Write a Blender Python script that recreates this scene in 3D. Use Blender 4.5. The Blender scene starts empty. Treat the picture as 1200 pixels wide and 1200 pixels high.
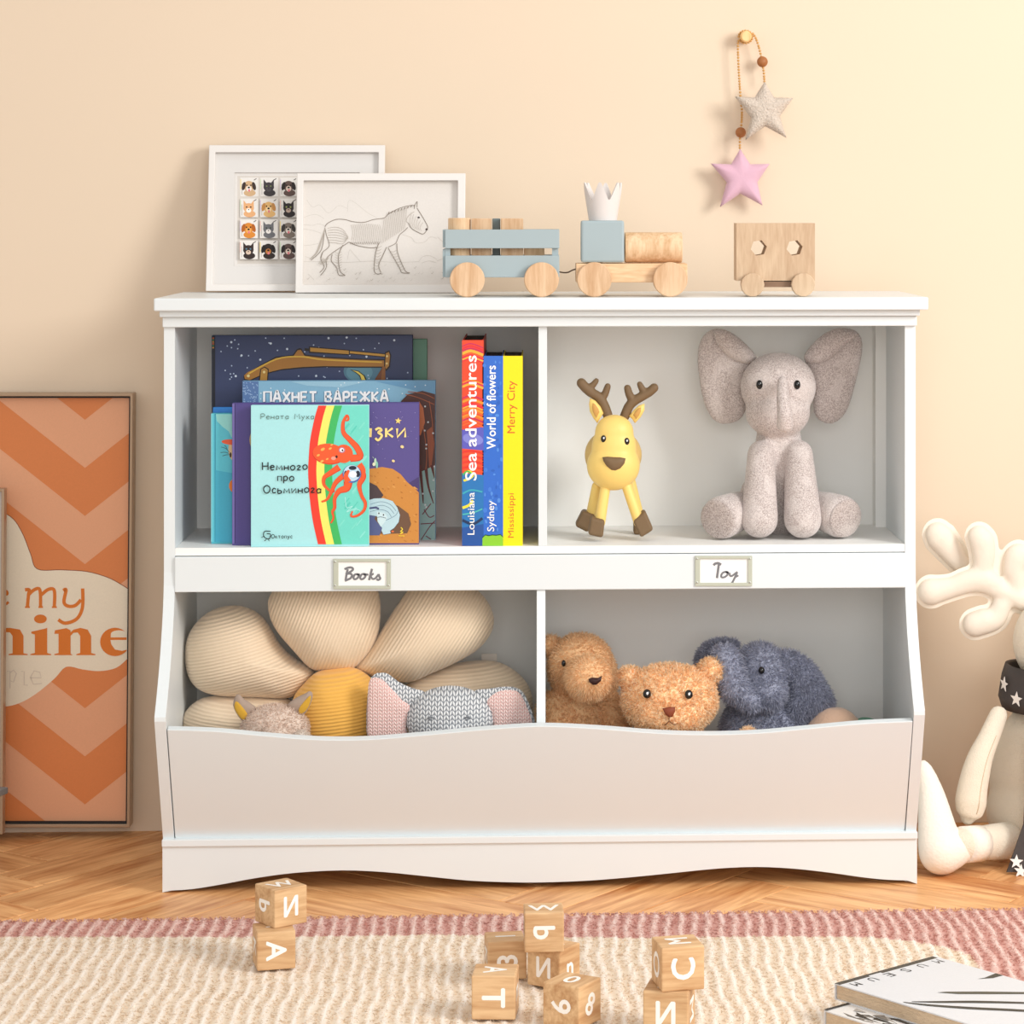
import bpy, math, random
import numpy as np
from mathutils import Vector, Matrix, Euler
from mathutils.geometry import tessellate_polygon
random.seed(7); rng = np.random.default_rng(7)
PI = math.pi
C = bpy.context.scene.collection
SC = bpy.context.scene

# ------------------------------------------------------------ camera, light, exposure
FPX, HOR, YAW, ZC, CAMD = 3100.0, 250.0, 0.045, 0.9540, 3.7576
CX = 634 + FPX * math.tan(YAW)
cam_d = bpy.data.cameras.new('camera'); cam = bpy.data.objects.new('camera', cam_d); C.objects.link(cam)
cam.location = (0, -CAMD, ZC); cam.rotation_euler = (PI/2, 0, -YAW)
cam_d.sensor_width = 36; cam_d.lens = FPX/1200*36
cam_d.shift_x = (600-CX)/1200; cam_d.shift_y = (HOR-600)/1200
SC.camera = cam

world = bpy.data.worlds.new('world'); SC.world = world; world.use_nodes = True
bg = world.node_tree.nodes['Background']
bg.inputs[0].default_value = (1.0, 0.975, 0.945, 1); bg.inputs[1].default_value = 0.80

def area(name, loc, target, size, energy, color, sy=None):
    d = bpy.data.lights.new(name, 'AREA'); d.energy = energy; d.size = size; d.color = color
    if sy: d.shape = 'RECTANGLE'; d.size_y = sy
    o = bpy.data.objects.new(name, d); C.objects.link(o); o.location = loc
    o.rotation_euler = (Vector(target)-Vector(loc)).to_track_quat('-Z', 'Y').to_euler()
    return o
area('window_light', (2.05, -1.8, 1.8), (0.1, 0.1, 0.55), 0.85, 57, (1.0, 0.98, 0.95), 1.1)
area('front_fill_light', (0.3, -4.3, 1.25), (0.05, 0.2, 0.45), 1.9, 34, (1.0, 0.985, 0.965), 1.5)  # unseen fill lamp behind the camera, added to brighten the cabinet interiors
SC.view_settings.view_transform = 'Standard'; SC.view_settings.look = 'None'
SC.view_settings.gamma = 1; SC.view_settings.use_curve_mapping = False
SC.view_settings.exposure = 0.0

# ------------------------------------------------------------ pixel of the photograph -> point on plane y
def P(px, py, y=0.0):
    u = (px-CX)/FPX; v = (HOR-py)/FPX
    dx = math.sin(YAW) + u*math.cos(YAW); dy = math.cos(YAW) - u*math.sin(YAW)
    t = (y+CAMD)/dy
    return Vector((t*dx, y, ZC+t*v))
def G(px, py, z=0.0):
    u = (px-CX)/FPX; v = (HOR-py)/FPX
    dx = math.sin(YAW) + u*math.cos(YAW); dy = math.cos(YAW) - u*math.sin(YAW)
    t = (z-ZC)/v
    return Vector((t*dx, t*dy-CAMD, z))
def PX(y=0.0): return (y+CAMD)/FPX            # metres per pixel at depth y

# ------------------------------------------------------------ materials
def lin(c):
    r = []
    for v in c[:3]:
        v = v/255.0
        r.append(v/12.92 if v <= .04045 else ((v+.055)/1.055)**2.4)
    return (*r, 1.0)
def mat(name, col, rough=.6, bump=0, bscale=200, spec=.4, metal=0, var=0, vscale=6, sheen=0, detail=4, stretch=(1,1,1), coat=0, bdist=.002):
    m = bpy.data.materials.new(name); m.use_nodes = True
    N, L = m.node_tree.nodes, m.node_tree.links
    b = N['Principled BSDF']
    b.inputs['Base Color'].default_value = lin(col); b.inputs['Roughness'].default_value = rough
    b.inputs['Specular IOR Level'].default_value = spec; b.inputs['Metallic'].default_value = metal
    if sheen: b.inputs['Sheen Weight'].default_value = sheen; b.inputs['Sheen Roughness'].default_value = .5
    if coat: b.inputs['Coat Weight'].default_value = coat
    tc = N.new('ShaderNodeTexCoord'); mp = N.new('ShaderNodeMapping'); mp.inputs['Scale'].default_value = stretch
    L.new(tc.outputs['Object'], mp.inputs[0])
    v = var if var else .015
    nz = N.new('ShaderNodeTexNoise'); nz.inputs['Scale'].default_value = vscale; nz.inputs['Detail'].default_value = 6
    L.new(mp.outputs[0], nz.inputs[0])
    mx = N.new('ShaderNodeMix'); mx.data_type = 'RGBA'
    c = lin(col)
    mx.inputs[6].default_value = tuple(min(1, x*(1-v)) for x in c[:3])+(1,)
    mx.inputs[7].default_value = tuple(min(1, x*(1+v)) for x in c[:3])+(1,)
    L.new(nz.outputs[0], mx.inputs[0]); L.new(mx.outputs[2], b.inputs['Base Color'])
    if bump:
        n2 = N.new('ShaderNodeTexNoise'); n2.inputs['Scale'].default_value = bscale; n2.inputs['Detail'].default_value = detail
        L.new(mp.outputs[0], n2.inputs[0])
        bp = N.new('ShaderNodeBump'); bp.inputs['Strength'].default_value = bump; bp.inputs['Distance'].default_value = bdist
        L.new(n2.outputs[0], bp.inputs['Height']); L.new(bp.outputs[0], b.inputs['Normal'])
    return m
def wood(name, c_dark, c_light, along='x', scale=1.0, rough=.5, rnd=True, knots=0.0, tint=.08):
    m = bpy.data.materials.new(name); m.use_nodes = True
    N, L = m.node_tree.nodes, m.node_tree.links; b = N['Principled BSDF']
    b.inputs['Roughness'].default_value = rough; b.inputs['Specular IOR Level'].default_value = .3
    tc = N.new('ShaderNodeTexCoord'); oi = N.new('ShaderNodeObjectInfo')
    ad = N.new('ShaderNodeVectorMath'); ad.operation = 'ADD'
    sc = N.new('ShaderNodeVectorMath'); sc.operation = 'SCALE'; sc.inputs[3].default_value = 17.0
    cb = N.new('ShaderNodeCombineXYZ')
    for i in range(3): L.new(oi.outputs['Random'], cb.inputs[i])
    L.new(cb.outputs[0], sc.inputs[0]); L.new(tc.outputs['Object'], ad.inputs[0]); L.new(sc.outputs[0], ad.inputs[1])
    mp = N.new('ShaderNodeMapping')
    s = {'x': (1.6, 14, 14), 'y': (14, 1.6, 14), 'z': (14, 14, 1.6)}[along]
    mp.inputs['Scale'].default_value = tuple(k*scale for k in s); L.new(ad.outputs[0], mp.inputs[0])
    n1 = N.new('ShaderNodeTexNoise'); n1.inputs['Scale'].default_value = 1.5; n1.inputs['Detail'].default_value = 8; n1.inputs['Distortion'].default_value = 1.2
    L.new(mp.outputs[0], n1.inputs[0])
    n2 = N.new('ShaderNodeTexNoise'); n2.inputs['Scale'].default_value = 9; n2.inputs['Detail'].default_value = 6; n2.inputs['Distortion'].default_value = .4
    L.new(mp.outputs[0], n2.inputs[0])
    mm = N.new('ShaderNodeMath'); mm.operation = 'MULTIPLY_ADD'; mm.inputs[1].default_value = .45
    L.new(n2.outputs[0], mm.inputs[0])
    m2 = N.new('ShaderNodeMath'); m2.operation = 'MULTIPLY'; m2.inputs[1].default_value = .75; L.new(n1.outputs[0], m2.inputs[0]); L.new(m2.outputs[0], mm.inputs[2])
    r = N.new('ShaderNodeValToRGB'); r.color_ramp.elements[0].position = .42; r.color_ramp.elements[1].position = .72
    r.color_ramp.elements[0].color = lin(c_dark); r.color_ramp.elements[1].color = lin(c_light)
    L.new(mm.outputs[0], r.inputs[0])
    hs = N.new('ShaderNodeHueSaturation')
    mr = N.new('ShaderNodeMapRange'); mr.inputs[3].default_value = 1-tint; mr.inputs[4].default_value = 1+tint
    L.new(oi.outputs['Random'], mr.inputs[0]); L.new(mr.outputs[0], hs.inputs['Value'])
    L.new(r.outputs[0], hs.inputs['Color']); L.new(hs.outputs[0], b.inputs['Base Color'])
    bp = N.new('ShaderNodeBump'); bp.inputs['Strength'].default_value = .12; bp.inputs['Distance'].default_value = .001
    L.new(n2.outputs[0], bp.inputs['Height']); L.new(bp.outputs[0], b.inputs['Normal'])
    return m
def vcol_mat(name, rough=.45, spec=.4, grain=.04, gscale=300, coat=0, sheen=0):
    m = bpy.data.materials.new(name); m.use_nodes = True
    N, L = m.node_tree.nodes, m.node_tree.links; b = N['Principled BSDF']
    b.inputs['Roughness'].default_value = rough; b.inputs['Specular IOR Level'].default_value = spec
    if coat: b.inputs['Coat Weight'].default_value = coat
    if sheen: b.inputs['Sheen Weight'].default_value = sheen
    at = N.new('ShaderNodeAttribute'); at.attribute_name = 'col'
    tc = N.new('ShaderNodeTexCoord'); nz = N.new('ShaderNodeTexNoise'); nz.inputs['Scale'].default_value = gscale; nz.inputs['Detail'].default_value = 4
    L.new(tc.outputs['Object'], nz.inputs[0])
    mr = N.new('ShaderNodeMapRange'); mr.inputs[3].default_value = 1-grain; mr.inputs[4].default_value = 1+grain
    L.new(nz.outputs[0], mr.inputs[0])
    hs = N.new('ShaderNodeHueSaturation'); L.new(at.outputs['Color'], hs.inputs['Color']); L.new(mr.outputs[0], hs.inputs['Value'])
    L.new(hs.outputs[0], b.inputs['Base Color'])
    return m

# ------------------------------------------------------------ objects
def wloc(o):
    v = Vector((0, 0, 0))
    while o: v += o.location; o = o.parent
    return v
def tag(o, label=None, cat=None, group=None, kind=None):
    if label: o['label'] = label
    if cat: o['category'] = cat
    if group: o['group'] = group
    if kind: o['kind'] = kind
    return o
def thing(name, label, cat, loc=(0,0,0), group=None, kind=None):
    o = bpy.data.objects.new(name, None); C.objects.link(o); o.location = loc; o.empty_display_size = .05
    return tag(o, label, cat, group, kind)
def obj(name, vf, m=None, parent=None, smooth=False, bevel=0, label=None, local=False, seg=2, kind=None):
    """verts in world coordinates (or local=True) -> one mesh object under parent"""
    if isinstance(vf, bpy.types.Mesh): me = vf
    else:
        v, f = vf[0], vf[1]
        me = bpy.data.meshes.new(name); me.from_pydata([tuple(a) for a in v], [], [tuple(a) for a in f])
    o = bpy.data.objects.new(name, me); C.objects.link(o)
    if parent: 
        o.parent = parent
        if not local: me.transform(Matrix.Translation(-wloc(parent)))
    elif not local:
        n = len(me.vertices); co = np.empty(n*3); me.vertices.foreach_get('co', co); co = co.reshape(-1, 3)
        base = Vector(((co[:,0].min()+co[:,0].max())/2, (co[:,1].min()+co[:,1].max())/2, co[:,2].min()))
        me.transform(Matrix.Translation(-base)); o.location = base
    if m:
        for k in (m if isinstance(m, (list, tuple)) else [m]): me.materials.append(k)
    if smooth: me.polygons.foreach_set('use_smooth', [True]*len(me.polygons))
    if bevel:
        b = o.modifiers.new('b', 'BEVEL'); b.width = bevel; b.segments = seg; b.limit_method = 'ANGLE'
        if smooth: pass
    if label: o['label'] = label
    if kind: o['kind'] = kind
    me.update()
    return o
def join(*parts):
    V, F = [], []
    for v, f in parts:
        n = len(V); V += [Vector(a) for a in v]; F += [tuple(i+n for i in g) for g in f]
    return V, F
def box(x0, x1, y0, y1, z0, z1):
    v = [(x, y, z) for z in (z0, z1) for y in (y0, y1) for x in (x0, x1)]
    return v, [(0,2,3,1),(4,5,7,6),(0,1,5,4),(1,3,7,5),(3,2,6,7),(2,0,4,6)]
def prism(pts, d, frm=None):
    """pts: closed loop of 3D points (front), d: extrusion vector; CCW seen from -d"""
    n = len(pts); a = [Vector(p) for p in pts]; b = [p+Vector(d) for p in a]
    tri = tessellate_polygon([a])
    F = [tuple(t) for t in tri] + [tuple(i+n for i in reversed(t)) for t in tri]
    F += [(i, (i+1)%n, (i+1)%n+n, i+n) for i in range(n)]
    return fixn(a+b, F)
def fixn(v, f):
    import bmesh
    me = bpy.data.meshes.new('t'); me.from_pydata([tuple(a) for a in v], [], f)
    bm = bmesh.new(); bm.from_mesh(me); bmesh.ops.recalc_face_normals(bm, faces=bm.faces)
    V = [x.co.copy() for x in bm.verts]; F = [tuple(q.index for q in g.verts) for g in bm.faces]
    bm.free(); bpy.data.meshes.remove(me); return V, F
def revolve(prof, center=(0,0,0), axis='z', n=32, cap=True):
    """prof: [(r, h)]"""
    V, F = [], []; c = Vector(center)
    for r, h in prof:
        for i in range(n):
            a = 2*PI*i/n; x, y = r*math.cos(a), r*math.sin(a)
            V.append(c+{'z': Vector((x,y,h)), 'y': Vector((x,h,y)), 'x': Vector((h,x,y))}[axis])
    for k in range(len(prof)-1):
        for i in range(n): F.append((k*n+i, k*n+(i+1)%n, (k+1)*n+(i+1)%n, (k+1)*n+i))
    if cap: F.append(tuple(range(n))); F.append(tuple((len(prof)-1)*n+i for i in range(n)))
    return fixn(V, F)
def disc(c, r, d0, d1, axis='y', n=36, bev=.0015):
    return revolve([(r-bev, d0), (r, d0+bev), (r, d1-bev), (r-bev, d1)], c, axis, n)
def sphere(c, r, n=16, m=10, rot=None):
    c = Vector(c); r = (r, r, r) if isinstance(r, (int, float)) else r
    V, F = [], []
    R = rot if rot is not None else Matrix.Identity(3)
    for j in range(1, m):
        t = PI*j/m
        for i in range(n):
            a = 2*PI*i/n; V.append(c+R@Vector((r[0]*math.sin(t)*math.cos(a), r[1]*math.sin(t)*math.sin(a), r[2]*math.cos(t))))
    V.append(c+R@Vector((0,0,r[2]))); V.append(c+R@Vector((0,0,-r[2]))); T, B = len(V)-2, len(V)-1
    for j in range(m-2):
        for i in range(n): F.append((j*n+i, (j+1)*n+i, (j+1)*n+(i+1)%n, j*n+(i+1)%n))
    for i in range(n): F.append((T, i, (i+1)%n)); F.append((B, (m-2)*n+(i+1)%n, (m-2)*n+i))
    return V, F
def frame3(d):
    d = d.normalized(); u = d.cross(Vector((0,0,1)))
    if u.length < .1: u = d.cross(Vector((0,1,0)))
    u.normalize(); return u, d.cross(u).normalized()
def tube(pts, r, n=8, caps=True, flat=1.0):
    pts = [Vector(p) for p in pts]; m = len(pts)
    R = [r]*m if isinstance(r, (int, float)) else list(r)
    V, F = [], []; pu = None
    for k in range(m):
        d = (pts[min(k+1, m-1)]-pts[max(k-1, 0)]); d.normalize()
        if pu is None: u, w = frame3(d)
        else:
            u = (pu-d*pu.dot(d)).normalized(); w = d.cross(u)
        pu = u
        for i in range(n):
            a = 2*PI*i/n; V.append(pts[k]+u*(R[k]*math.cos(a))+w*(R[k]*math.sin(a)*flat))
    for k in range(m-1):
        for i in range(n): F.append((k*n+i, k*n+(i+1)%n, (k+1)*n+(i+1)%n, (k+1)*n+i))
    if caps: F.append(tuple(reversed(range(n)))); F.append(tuple((m-1)*n+i for i in range(n)))
    return V, F
def cap(p0, p1, r0, r1=None, n=16):
    """tapered capsule as a closed solid"""
    r1 = r0 if r1 is None else r1; p0, p1 = Vector(p0), Vector(p1); d = (p1-p0).normalized()
    pts, R = [], []
    for k in range(1, 6): a = PI/2*k/5; pts.append(p0-d*r0*math.cos(a)); R.append(r0*math.sin(a))
    for k in range(4, 0, -1): a = PI/2*k/5; pts.append(p1+d*r1*math.cos(a)); R.append(r1*math.sin(a))
    pts.insert(5, p1); R.insert(5, r1)
    return tube(pts, R, n)
def catmull(pts, n=8, closed=False):
    pts = [Vector(p) for p in pts]; out = []; m = len(pts)
    rngk = range(m) if closed else range(m-1)
    for k in rngk:
        g = (lambda i: pts[i % m]) if closed else (lambda i: pts[max(0, min(m-1, i))])
        a, b, c, d = g(k-1), g(k), g(k+1), g(k+2)
        for j in range(n):
            t = j/n; out.append(.5*((2*b)+(c-a)*t+(2*a-5*b+4*c-d)*t*t+(3*b-a-3*c+d)*t**3))
    if not closed: out.append(pts[-1])
    return out
def blob(prims, voxel=.004, smooth=8, fac=.5, name='blob'):
    """union of closed solids grown into one continuous skin"""
    v, f = join(*prims)
    me = bpy.data.meshes.new(name); me.from_pydata([tuple(a) for a in v], [], f)
    o = bpy.data.objects.new(name, me); C.objects.link(o)
    r = o.modifiers.new('r', 'REMESH'); r.mode = 'VOXEL'; r.voxel_size = voxel
    if smooth: s = o.modifiers.new('s', 'SMOOTH'); s.iterations = smooth; s.factor = fac
    dg = bpy.context.evaluated_depsgraph_get(); dg.update()
    out = bpy.data.meshes.new_from_object(o.evaluated_get(dg)); out.name = name
    bpy.data.objects.remove(o); bpy.data.meshes.remove(me)
    out.polygons.foreach_set('use_smooth', [True]*len(out.polygons))
    return out
def cushion(outline, thick, n_ring=10, pw=2.2, back=1.0, center=None, seam=.0, normal=(0,-1,0), bow=0):
    """puffy pillow from a star-shaped closed outline; front bulges along normal"""
    o = [Vector(p) for p in outline]; nrm = Vector(normal).normalized()
    c = Vector(center) if center else sum(o, Vector())/len(o)
    n = len(o); V, F = [], []
    for side in (1, -back):
        st = len(V)
        for k in range(1, n_ring+1):
            s = math.sin(PI/2*k/n_ring)
            h = thick*(max(0, 1-s**pw))**.55*side
            for p in o: V.append(c+(p-c)*s+nrm*(h+bow*(1-s)))
        V.append(c+nrm*(thick*side+bow)); ce = len(V)-1
        for i in range(n): F.append((ce, st+i, st+(i+1)%n))
        for k in range(n_ring-1):
            for i in range(n):
                F.append((st+k*n+i, st+(k+1)*n+i, st+(k+1)*n+(i+1)%n, st+k*n+(i+1)%n))
    a, b = (n_ring-1)*n, (len(V)//2)+(n_ring-1)*n
    for i in range(n): F.append((a+i, a+(i+1)%n, b+(i+1)%n, b+i))
    return fixn(V, F)
def fur(base, n, length, width, cols, parent, name='fur', lie=(0,0,-.4), wild=.5, curl=0, m=None, mask=None, seed=1, label=None, lvar=.4):
    """thousands of short tapered hairs rooted on a mesh object's surface, joined as one part"""
    r = np.random.default_rng(seed); me = base.data
    me.calc_loop_triangles(); nt = len(me.loop_triangles)
    tri = np.empty(nt*3, np.int32); me.loop_triangles.foreach_get('vertices', tri); tri = tri.reshape(-1, 3)
    co = np.empty(len(me.vertices)*3); me.vertices.foreach_get('co', co); co = co.reshape(-1, 3)
    vn = np.empty(len(me.vertices)*3, np.float32); me.vertex_normals.foreach_get('vector', vn); vn = vn.reshape(-1, 3)
    A = np.linalg.norm(np.cross(co[tri[:,1]]-co[tri[:,0]], co[tri[:,2]]-co[tri[:,0]]), axis=1)
    if mask is not None: A = A*mask(co[tri].mean(axis=1)+np.array(wloc(base)))
    idx = r.choice(nt, n, p=A/A.sum()); u = r.random((n, 2)); fl = u.sum(1) > 1; u[fl] = 1-u[fl]
    w = np.stack([1-u.sum(1), u[:,0], u[:,1]], 1)
    p = np.einsum('nk,nkd->nd', w, co[tri[idx]]); nn = np.einsum('nk,nkd->nd', w, vn[tri[idx]])
    nn /= np.linalg.norm(nn, axis=1)[:,None]+1e-9
    d = nn+r.normal(0, wild, (n, 3))+np.array(lie); d /= np.linalg.norm(d, axis=1)[:,None]
    L = length*(1-lvar*r.random(n))[:,None]
    side = np.cross(d, r.normal(0, 1, (n, 3))); side /= np.linalg.norm(side, axis=1)[:,None]; side *= width/2
    flip = np.einsum('nd,nd->n', np.cross(side, d), nn) < 0; side[flip] *= -1
    d2 = d+np.array(lie)*.8+r.normal(0, .3+curl, (n, 3)); d2 /= np.linalg.norm(d2, axis=1)[:,None]
    q = p+d*L*.5; t = q+d2*L*.5
    V = np.stack([p-side-nn*length*.1, p+side-nn*length*.1, q-side*.8, q+side*.8, t], 1).reshape(-1, 3)
    k = np.arange(n)*5
    quads = np.stack([k, k+1, k+3, k+2], 1); tris = np.stack([k+2, k+3, k+4], 1)
    m2 = bpy.data.meshes.new(name); m2.vertices.add(n*5); m2.vertices.foreach_set('co', V.ravel())
    loops = np.concatenate([quads.ravel(), tris.ravel()]); m2.loops.add(len(loops)); m2.loops.foreach_set('vertex_index', loops)
    starts = np.concatenate([np.arange(n)*4, n*4+np.arange(n)*3]); m2.polygons.add(2*n); m2.polygons.foreach_set('loop_start', starts)
    m2.update(calc_edges=True); m2.polygons.foreach_set('use_smooth', [True]*(2*n))
    cl = np.array([lin(c) for c in cols]); cc = cl[r.integers(0, len(cl), n)] if not callable(cols) else None
    cc = cc*(.88+.24*r.random(n))[:,None]; cc[:,3] = 1
    at = m2.color_attributes.new('col', 'FLOAT_COLOR', 'POINT'); at.data.foreach_set('color', np.repeat(cc, 5, axis=0).astype(np.float32).ravel())
    o = obj(name, m2, m or M['fur'], parent, local=True, kind='stuff', label=label)
    o.location = (0,0,0)
    return o

# ------------------------------------------------------------ flat print: coloured shapes on a cover, layered
class Art:
    def __init__(s, fn, eps=.00003): s.fn, s.eps, s.V, s.F, s.K, s.l = fn, eps, [], [], [], 0
    def _add(s, pts, faces, col):
        n = len(s.V); s.l += .12
        for x, y in pts: s.V.append(s.fn(x, y, s.l*s.eps))
        for f in faces: s.F.append(tuple(i+n for i in f)); s.K.append(lin(col))
    def poly(s, pts, col, smooth=False, up=1):
        s.l += up
        if smooth: pts = [(p.x, p.y) for p in catmull([(x, y, 0) for x, y in pts], 6, True)]
        s._add(pts, tessellate_polygon([[Vector((x, y, 0)) for x, y in pts]]), col); return s
    def rect(s, x0, y0, x1, y1, col, up=1): return s.poly([(x0,y0),(x1,y0),(x1,y1),(x0,y1)], col, up=up)
    def ell(s, cx, cy, rx, ry, col, rot=0, n=20, up=1):
        c, k = math.cos(rot), math.sin(rot)
        return s.poly([(cx+rx*math.cos(a)*c-ry*math.sin(a)*k, cy+rx*math.cos(a)*k+ry*math.sin(a)*c) for a in [2*PI*i/n for i in range(n)]], col, up=up)
    def stroke(s, pts, w, col, smooth=True, up=1, closed=False):
        s.l += up
        if smooth and len(pts) > 2: pts = [(p.x, p.y) for p in catmull([(x, y, 0) for x, y in pts], 5, closed)]
        if closed: pts = pts+[pts[0]]
        m = len(pts); W = w if isinstance(w, (list, tuple)) else [w, w]
        q, f = [], []
        for k in range(m):
            a, b = pts[max(k-1, 0)], pts[min(k+1, m-1)]; dx, dy = b[0]-a[0], b[1]-a[1]; L = math.hypot(dx, dy) or 1
            t = k/(m-1)*(len(W)-1); i = min(int(t), len(W)-2); ww = (W[i]*(1-t+i)+W[i+1]*(t-i))/2
            q += [(pts[k][0]-dy/L*ww, pts[k][1]+dx/L*ww), (pts[k][0]+dy/L*ww, pts[k][1]-dx/L*ww)]
            if k: f.append((2*k-2, 2*k-1, 2*k+1, 2*k))
        s._add(q, f, col); return s
    def text(s, txt, x, y, h, col, w=None, rot=0, bold=0, up=1, align='l', shear=0):
        """cap height h; (x, y) = baseline start; w fits the width; rot in radians, clockwise in picture"""
        def glyphs(txt):
            cu = bpy.data.curves.new('t', 'FONT'); cu.body = txt; cu.size = 1; cu.resolution_u = 3; cu.shear = shear
            o = bpy.data.objects.new('t', cu); C.objects.link(o)
            dg = bpy.context.evaluated_depsgraph_get(); me = bpy.data.meshes.new_from_object(o.evaluated_get(dg))
            co = [(v.co.x, v.co.y) for v in me.vertices]; fs = [tuple(p.vertices) for p in me.polygons]
            bpy.data.objects.remove(o); bpy.data.curves.remove(cu); bpy.data.meshes.remove(me)
            return co, fs
        if not hasattr(Art, 'capH'): Art.capH = max(c[1] for c in glyphs('H')[0])
        co, fs = glyphs(txt)
        x0, x1 = min(c[0] for c in co), max(c[0] for c in co)
        sy = h/Art.capH; sx = sy if w is None else w/(x1-x0)
        off = {'l': 0, 'c': -(x1-x0)*sx/2, 'r': -(x1-x0)*sx}[align]
        c, k = math.cos(rot), math.sin(rot)
        for bx, by in ([(0, 0)] if bold <= 0 else [(-bold, 0), (bold, 0), (0, -bold), (0, bold), (0, 0)]):
            q = []; s.l += up
            for a, b in co:
                X, Y = (a-x0)*sx+off+bx*sy, -b*sy+by*sy; q.append((x+X*c-Y*k, y+X*k+Y*c))
            s._add(q, fs, col)
        return s
    def letters(s, txt, x, y, h, col, w, th, slab=0, jit=0):
        tot = sum(STK[c][0] for c in txt)+.22*(len(txt)-1); k = w/tot/1.0; s.l += 1
        r = random.Random(5)
        for c in txt:
            lw, strokes = STK[c]; dy = r.uniform(-jit, jit)*h
            for q in strokes: s.stroke([(x+a*k, y-b*h+dy) for a, b in q], th, col, smooth=len(q) > 2 and c not in 'ММмНнИиКкПпТтХхЖЕВ', up=0)
            x += (lw+.22)*k
        s.l += len(txt)
        return s
    def build(s, name, parent, m=None, label=None):
        o = obj(name, (s.V, s.F), m or M['print'], parent, label=label); me = o.data
        at = me.color_attributes.new('col', 'FLOAT_COLOR', 'CORNER'); a = np.empty((len(me.loops), 4), np.float32)
        i = 0
        for p, k in zip(me.polygons, s.K):
            a[p.loop_start:p.loop_start+p.loop_total] = k
        at.data.foreach_set('color', a.ravel()); return o

STK = {' ': (.35, []),
 'П': (.6, [[(0,0),(0,1),(.6,1),(.6,0)]]), 'А': (.62, [[(0,0),(.25,1),(.38,1),(.62,0)], [(.1,.35),(.52,.35)]]), 'Х': (.6, [[(0,0),(.6,1)], [(0,1),(.6,0)]]), 'Н': (.55, [[(0,0),(0,1)], [(.55,0),(.55,1)], [(0,.5),(.55,.5)]]),
 'Е': (.5, [[(.5,1),(0,1),(0,0),(.5,0)], [(0,.5),(.42,.5)]]), 'Т': (.6, [[(0,1),(.6,1)], [(.3,1),(.3,0)]]), 'В': (.52, [[(0,0),(0,1),(.4,1),(.45,.75),(.3,.52),(0,.52)], [(.3,.52),(.52,.3),(.42,0),(0,0)]]),
 'Р': (.5, [[(0,0),(0,1)], [(0,.98),(.35,1),(.5,.75),(.35,.48),(0,.48)]]), 'Ж': (.85, [[(.42,0),(.42,1)], [(0,1),(.42,.5),(.85,1)], [(0,0),(.42,.5),(.85,0)]]), 'К': (.52, [[(0,0),(0,1)], [(.5,1),(.05,.5),(.52,0)]]),
 'О': (.62, [[(.31,1),(.05,.75),(.0,.4),(.15,.05),(.4,0),(.6,.3),(.58,.75),(.31,1)]]), 'М': (.7, [[(0,0),(.08,1),(.35,.4),(.62,1),(.7,0)]]),
 'е': (.4, [[(.03,.33),(.37,.38),(.3,.58),(.12,.58),(.02,.3),(.15,.02),(.38,.08)]]), 'м': (.56, [[(0,0),(.06,.6),(.28,.15),(.5,.6),(.56,0)]]), 'н': (.4, [[(0,0),(0,.6)], [(.4,0),(.4,.62)], [(0,.32),(.4,.3)]]),
 'о': (.44, [[(.22,.62),(.02,.42),(.04,.12),(.22,.0),(.42,.18),(.4,.48),(.22,.62)]]), 'г': (.34, [[(.0,.5),(.15,.62),(.3,.5),(.1,.2),(.05,.05),(.34,.05)]]), 'п': (.4, [[(0,0),(0,.6),(.4,.58),(.4,0)]]),
 'р': (.4, [[(0,-.3),(.02,.62)], [(.0,.5),(.25,.62),(.4,.35),(.25,.05),(.02,.12)]]), 'С': (.55, [[(.55,.85),(.3,1),(.02,.6),(.1,.1),(.35,0),(.55,.15)]]), 'з': (.34, [[(0,.5),(.18,.62),(.32,.48),(.15,.33),(.34,.12),(.15,-.2),(0,-.05)]]),
 'с': (.36, [[(.36,.5),(.18,.62),(.02,.35),(.1,.05),(.36,.08)]]), 'ь': (.36, [[(0,.62),(0,0),(.25,.0),(.36,.16),(.22,.34),(0,.32)]]),
 'и': (.42, [[(0,.6),(.0,.0),(.42,.6),(.42,0)]]), 'а': (.42, [[(.4,.6),(.38,.0)], [(.38,.45),(.2,.6),(.02,.35),(.12,.02),(.38,.15)]]), 'т': (.44, [[(0,.6),(.44,.6)], [(.22,.6),(.22,0)]]),
 'у': (.4, [[(0,.6),(.2,.15)], [(.4,.62),(.1,-.25),(0,-.25)]]), 'х': (.4, [[(0,.6),(.4,0)], [(.4,.62),(0,0)]]), 'к': (.36, [[(0,0),(0,.6)], [(.34,.6),(.03,.3),(.36,0)]])}
M = {}
M['print'] = vcol_mat('printed_paper', .4, .35, .05, 400)
M['fur'] = vcol_mat('fur', .85, .1, .05, 60)
def translucent(m, f=.5):
    N, L = m.node_tree.nodes, m.node_tree.links; b = N['Principled BSDF']; out = [n for n in N if n.type == 'OUTPUT_MATERIAL'][0]
    t = N.new('ShaderNodeBsdfTranslucent'); L.new(b.inputs['Base Color'].links[0].from_socket, t.inputs['Color'])
    mx = N.new('ShaderNodeMixShader'); mx.inputs[0].default_value = f; L.new(b.outputs[0], mx.inputs[1]); L.new(t.outputs[0], mx.inputs[2]); L.new(mx.outputs[0], out.inputs[0])
translucent(M['fur'], .5)
M['white'] = mat('white_lacquer', (226, 232, 234), .38, spec=.4, var=.008)
M['white_in'] = mat('white_panel', (247, 247, 244), .5, spec=.3, var=.01)  # paler than the fronts: extra light for the compartments put into the colour
M['wall'] = mat('wall_paint', (230, 211, 188), .9, .04, 250, spec=.1, var=.01, vscale=2)
M['plank'] = wood('oak_plank', (184, 114, 60), (242, 188, 130), 'x', 1.0, .42, knots=1, tint=.10)
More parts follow.
